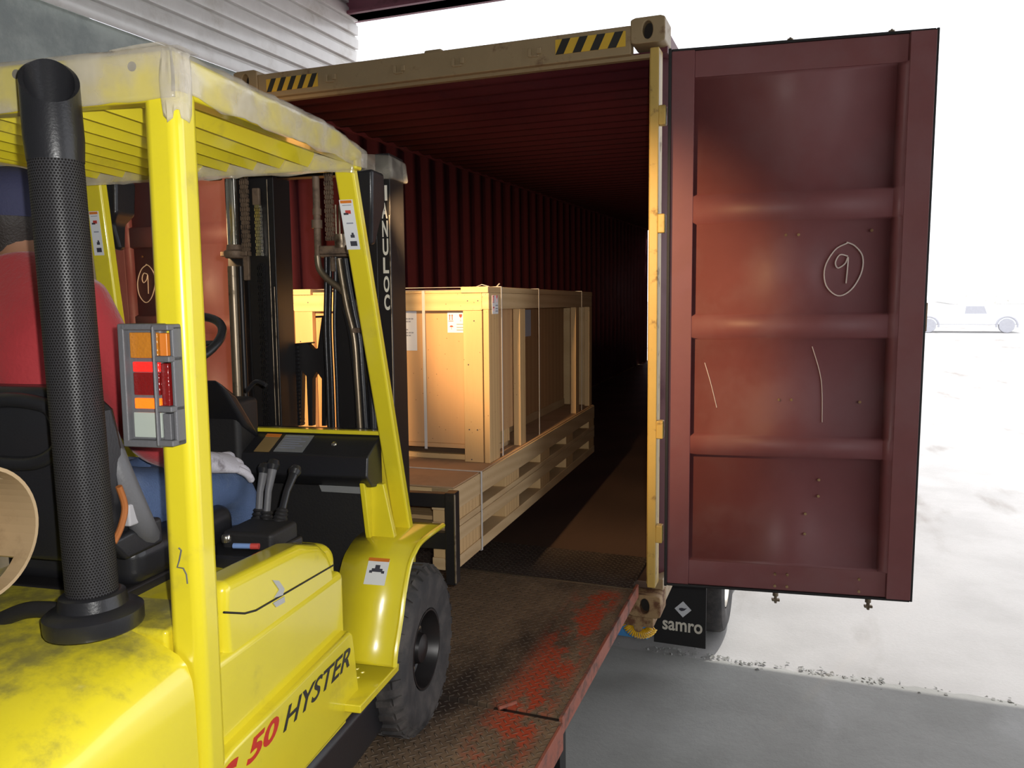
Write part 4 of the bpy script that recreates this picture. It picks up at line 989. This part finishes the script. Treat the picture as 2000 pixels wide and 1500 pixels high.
# slotted collar
n = 48; mb = MB()
for k in range(n):
    if k % 16 in (6, 7, 8, 9, 10): 
        segs = ((.0, .028), (.080, .135))
    else: segs = ((.0, .135),)
    a0, a1 = 2*math.pi*k/n, 2*math.pi*(k+1)/n
    for s0, s1 in segs:
        def pt(a_, r_, h): return (xe-h, ty_+r_*math.cos(a_), tz_+r_*math.sin(a_))
        ro, ri = TRd*.92, TRd*.92-.006
        mb.add([pt(a0, ro, s0), pt(a1, ro, s0), pt(a1, ro, s1), pt(a0, ro, s1), pt(a0, ri, s0), pt(a1, ri, s0), pt(a1, ri, s1), pt(a0, ri, s1)], [(0, 1, 2, 3), (7, 6, 5, 4), (0, 4, 5, 1), (3, 2, 6, 7), (0, 3, 7, 4), (1, 5, 6, 2)])
mb.build('tank_collar', lpg_mat, tank)
MB().tube([(xe-.07, ty_, tz_), (xe-.03, ty_, tz_)], .018, 12).tube([(xe-.04, ty_, tz_), (xe-.04, ty_+.05, tz_)], .010, 10).build('tank_valve', chrome, tank)
mb = MB()
for x in (xe-.20, xe-.48): mb.box((x-.02, ty_-.10, .74), (x+.02, ty_+.10, tz_-TRd+.02))
mb.build('tank_cradle', black_metal, fk)
hose('gas_hose', [(-40, 1230), (40, 1195), (90, 1190), (130, 1195)], -1.12, .016, black_matt)

# ------------------------------------------------------------------ driver
drv = thing('person', 'seated driver in red shirt, blue jeans, navy cap and pale work gloves', 'person', FT)
def skin_fig(name, m, verts, edges, rad, parent, sub=2, root=0):
    me = bpy.data.meshes.new(name); me.from_pydata([Vector(v) for v in verts], edges, []); me.materials.append(m)
    o = bpy.data.objects.new(name, me); COL.objects.link(o); o.parent = parent
    s_ = o.modifiers.new('skin', 'SKIN'); s_.use_smooth_shade = True
    for i, r_ in enumerate(rad):
        sv = me.skin_vertices[0].data[i]; sv.radius = r_ if isinstance(r_, tuple) else (r_, r_); sv.use_root = (i == root)
    if sub: q = o.modifiers.new('sub', 'SUBSURF'); q.levels = sub; q.render_levels = sub
    return o
X0 = -.555
XS = -.665
J = dict(pel=(X0-.03, -.76, .965), wst=(X0-.05, -.775, 1.11), chs=(XS+.01, -.775, 1.33), shc=(XS, -.765, 1.49), nck=(XS-.02, -.755, 1.57), hd0=(XS-.05, -.745, 1.625), hd1=(XS-.05, -.74, 1.71),
         sR=(XS+.155, -.765, 1.45), eR=(XS+.285, -.71, 1.115), wR=(X0+.215, -.47, 1.03), hR=(X0+.21, -.40, 1.02),
         sL=(XS-.155, -.765, 1.46), eL=(XS-.16, -.62, 1.22), wL=(X0-.20, -.44, 1.27), hL=(X0-.18, -.37, 1.31),
         hpR=(X0+.09, -.74, .955), kR=(X0+.15, -.34, .925), aR=(X0+.13, -.20, .56), fR=(X0+.13, -.06, .44),
         hpL=(X0-.09, -.74, .955), kL=(X0-.15, -.34, .94), aL=(X0-.15, -.20, .56), fL=(X0-.15, -.06, .44))
J['wR'] = tuple(L(412, 903, 0, -.33)); J['hR'] = tuple(Vector(J['wR'])+Vector((0.0, .055, -.003)))
J['aRb'] = (J['aR'][0], J['aR'][1], .43); J['aLb'] = (J['aL'][0], J['aL'][1], .43)
names = list(J); idx = {k: i for i, k in enumerate(names)}
E_ = [('pel', 'wst'), ('wst', 'chs'), ('chs', 'shc'), ('shc', 'nck'), ('nck', 'hd0'), ('hd0', 'hd1'), ('shc', 'sR'), ('sR', 'eR'), ('eR', 'wR'), ('wR', 'hR'), ('shc', 'sL'), ('sL', 'eL'), ('eL', 'wL'), ('wL', 'hL'),
      ('pel', 'hpR'), ('hpR', 'kR'), ('kR', 'aR'), ('aR', 'aRb'), ('aRb', 'fR'), ('pel', 'hpL'), ('hpL', 'kL'), ('kL', 'aL'), ('aL', 'aLb'), ('aLb', 'fL')]
RAD = dict(pel=(.11, .085), wst=(.11, .08), chs=(.115, .08), shc=(.075, .055), nck=.045, hd0=.062, hd1=(.075, .08), sR=.050, eR=.038, wR=.022, hR=.018, sL=.050, eL=.038, wL=.022, hL=.018,
           hpR=.085, kR=.058, aR=.036, aRb=.036, fR=.032, hpL=.085, kL=.058, aL=.036, aLb=.036, fL=.032)
skin_fig('body', skin, [J[k] for k in names], [(idx[a_], idx[b_]) for a_, b_ in E_], [RAD[k] for k in names], drv)
def sub_fig(name, m, keys, edges, rad, extra=None):
    JJ = dict(J); JJ.update(extra or {}); ix = {k: i for i, k in enumerate(keys)}
    return skin_fig(name, m, [JJ[k] for k in keys], [(ix[a_], ix[b_]) for a_, b_ in edges], rad, drv)
mixp = lambda a_, b_, t: tuple(Vector(J[a_]).lerp(Vector(J[b_]), t))
sub_fig('shirt', shirt_red, ['pel', 'wst', 'chs', 'shc', 'clr', 'sR', 'eR', 'cR', 'sL', 'eL', 'cL'], [('pel', 'wst'), ('wst', 'chs'), ('chs', 'shc'), ('shc', 'clr'), ('shc', 'sR'), ('sR', 'eR'), ('eR', 'cR'), ('shc', 'sL'), ('sL', 'eL'), ('eL', 'cL')],
        [(.150, .118), (.150, .12), (.168, .122), (.135, .105), (.070, .066), .078, .062, .052, .078, .060, .046], dict(clr=mixp('shc', 'nck', .95), cR=mixp('eR', 'wR', .62), cL=mixp('eL', 'wL', .6)))
sub_fig('jeans', jeans, ['pel', 'hpR', 'kR', 'aR', 'hpL', 'kL', 'aL'], [('pel', 'hpR'), ('hpR', 'kR'), ('kR', 'aR'), ('pel', 'hpL'), ('hpL', 'kL'), ('kL', 'aL')],
        [(.148, .105), .098, .072, .054, .098, .072, .054])
for s_ in 'RL': sub_fig('shoe', black_matt, ['aRb' if s_ == 'R' else 'aLb', 'fR' if s_ == 'R' else 'fL'], [(('aRb' if s_ == 'R' else 'aLb'), ('fR' if s_ == 'R' else 'fL'))], [.044, .038])
# head details, hair, cap
hc = Vector((XS-.05, -.735, 1.662))
MB().lathe([(0, -.012), (.012, -.006), (.012, .006), (0, .012)], hc+Vector((.078, -.005, -.005)), (1, 0, 0), 12).lathe([(0, -.012), (.012, -.006), (.012, .006), (0, .012)], hc+Vector((-.078, -.005, -.005)), (1, 0, 0), 12).build('ear', skin, drv)
MB().loft([[hc+Vector((-.008, .078, .012)), hc+Vector((.008, .078, .012)), hc+Vector((0, .070, .014))], [hc+Vector((-.013, .085, -.022)), hc+Vector((.013, .085, -.022)), hc+Vector((0, .108, -.018))]]).build('nose', skin, drv, .004)
for s_ in (-1, 1): MB().lathe([(0, -.009), (.007, -.006), (.009, 0), (.007, .006), (0, .009)], hc+Vector((s_*.028, .076, .012)), (0, 1, 0), 12).build('eye', white_m, drv)
MB().tube([hc+Vector((-.022, .083, -.045)), hc+Vector((0, .088, -.047)), hc+Vector((.022, .083, -.045))], .004, 8).build('mouth', ink_red, drv)
mb = MB(); rings = []
for z, r_ in ((-.115, .052), (-.085, .058), (-.055, .068), (-.03, .080), (.0, .089), (.03, .091), (.05, .088)): rings.append([hc+Vector((r_*math.cos(t)*.95, -.012+r_*math.sin(t)*1.02 if math.sin(t) < .2 else -.012+r_*.2, z)) for t in [2*math.pi*k/28 for k in range(28)]])
mb.loft(rings).build('hair', hair_mat, drv)
rings = []
for z, r_ in ((-.012, .094), (.02, .100), (.055, .099), (.085, .085), (.105, .058), (.114, .02)): rings.append([hc+Vector((r_*math.cos(t), r_*1.08*math.sin(t), z+.012)) for t in [2*math.pi*k/32 for k in range(32)]])
cap_ = MB().loft(rings, smooth=True).build('cap', navy, drv)
bp = [hc+Vector((.075*math.cos(t), .075+.075*math.sin(t)*1.1, .012-.018*abs(math.cos(t)))) for t in [math.pi*k/14 for k in range(15)]]
MB().prism(bp, (0, 0, .006)).build('cap_brim', navy, cap_, .002)
# gloves with five fingers each
def glove(side, W0, fwd, up, spread=1.0):
    W0, fwd, up = Vector(W0), Vector(fwd).normalized(), Vector(up).normalized(); rt = fwd.cross(up).normalized(); up = rt.cross(fwd)
    mb = MB(); k = 1.02
    def P_(a_, b_, c_): return W0+fwd*a_*k+rt*b_*k+up*c_*k
    rings = []
    for a_, hw, hh in ((-.085, .036, .033), (-.055, .032, .028), (-.02, .031, .028), (.0, .034, .025), (.03, .038, .020), (.06, .042, .015), (.085, .041, .012)):
        rings.append([P_(a_, hw*math.cos(t), hh*math.sin(t)) for t in [2*math.pi*i/20 for i in range(20)]])
    mb.loft(rings, smooth=True)
    for j, (b_, ln, fan) in enumerate(((-.031, .070, -.16), (-.011, .080, -.04), (.011, .074, .10), (.030, .058, .30))):
        b_, fan = b_*side, fan*side*spread
        p0 = Vector((.072, b_, .0)); d1 = Vector((math.cos(fan), math.sin(fan), -.10)); p1 = p0+d1*ln*.42; d2 = Vector((math.cos(fan), math.sin(fan), -.40)).normalized(); p2 = p1+d2*ln*.33; d3 = Vector((math.cos(fan)*.8, math.sin(fan)*.8, -.65)).normalized(); p3 = p2+d3*ln*.28
        mb.tube([P_(*v) for v in smooth_path([p0, p1, p2, p3], 3)], [.0105]*7+[.010, .0095, .007], 10)
    t0 = Vector((.012, -.028*side, -.004)); mb.tube([P_(*v) for v in smooth_path([t0, t0+Vector((.03, -.022*side, -.012)), t0+Vector((.055, -.030*side, -.022)), t0+Vector((.074, -.030*side, -.03))], 3)], [.014, .013, .0125, .012, .0115, .011, .0105, .010, .0095, .007], 10)
    return mb.build('glove', glove_mat, drv, 0, angle=70)
gR = Vector(J['wR']); gt = L(520, 905, 0, -.295)
glove(1, gR, (gt-gR).normalized(), (.55, 0, .83), 1.7)
glove(-1, J['wL'], (Vector(J['hL'])-Vector(J['wL'])), (0, -.5, .8))

# pen and lighter-like marker lying on the console
pen = MB().tube([L(456, 1066, 2, .835), L(505, 1067, 2, .835)], .007, 12).build('marker_pen', paint('pen_blue_white', (.20, .32, .62), .35)); pen.matrix_world = FT
tag(pen, 'blue and white marker pen with a red band lying on the forklift lever console', 'pen')
MB().tube([L(490, 1067, 2, .835), L(506, 1067, 2, .835)], .0078, 12).build('red_band', ink_red, pen)
tin = MB().lathe([(0, 0), (.012, 0), (.013, .012), (.010, .018), (0, .018)], L(442, 1058, 2, .83), (0, 0, 1), 16).build('metal_cap', chrome); tin.matrix_world = FT
tag(tin, 'small shiny metal cap beside the marker pen on the forklift console', 'cap')

# headlights' light
def headlight(px_loc, direction, e, ang=120):
    loc = FT @ Vector(px_loc); d_ = FT.to_3x3() @ Vector(direction)
    lamp('headlight', 'SPOT', loc, e, (1, .64, .30), .03, d_, spot_size=math.radians(ang), spot_blend=.6)
headlight((hlL.x-.01, -.015, hlL.z-.06), (-.30, 1, -.42), 210, 104); headlight((hlR.x+.022, .115, hlR.z-.06), (.20, 1, -.25), 150, 76)

# ------------------------------------------------------------------ far yard: pickup and low building
pk = thing('pickup_truck', 'pale pickup truck parked far off in the bright yard', 'truck', Matrix.Translation(at(1888, 650, 2, -1.262)))
def PK(p): return Vector(p)
body = [(-2.7, .45), (-2.7, 1.0), (-.3, 1.02), (-.2, 1.6), (1.0, 1.62), (1.45, 1.08), (2.7, .98), (2.7, .45)]
q = MB().prism([(x, 0, z) for x, z in body], (0, 1.8, 0)).build('body', car_white, pk, .06, 3)
for x in (-1.95, 1.95):
    MB().lathe([(0, .0), (.22, -.02), (.38, -.03), (.40, .05), (.40, .22), (0, .22)], (x, -.02, .40), (0, 1, 0), 28).build('wheel', pale_grey, pk)
    MB().tube(arc((x, -.02, .40), .52, -10, 190, 16), .05, 8).build('wheel_arch', pale_grey, pk)
MB().prism([(-.15, -.005, 1.08), (.95, -.005, 1.08), (.8, -.005, 1.5), (-.1, -.005, 1.5)], (0, .004, 0)).build('window', pale_grey, pk)
bp = at(1866, 575, 1, 110)
struct(MB().box((bp.x, 110, -1.26), (bp.x+45, 125, at(1866, 530, 1, 110).z)).build('far_building', siding_m))
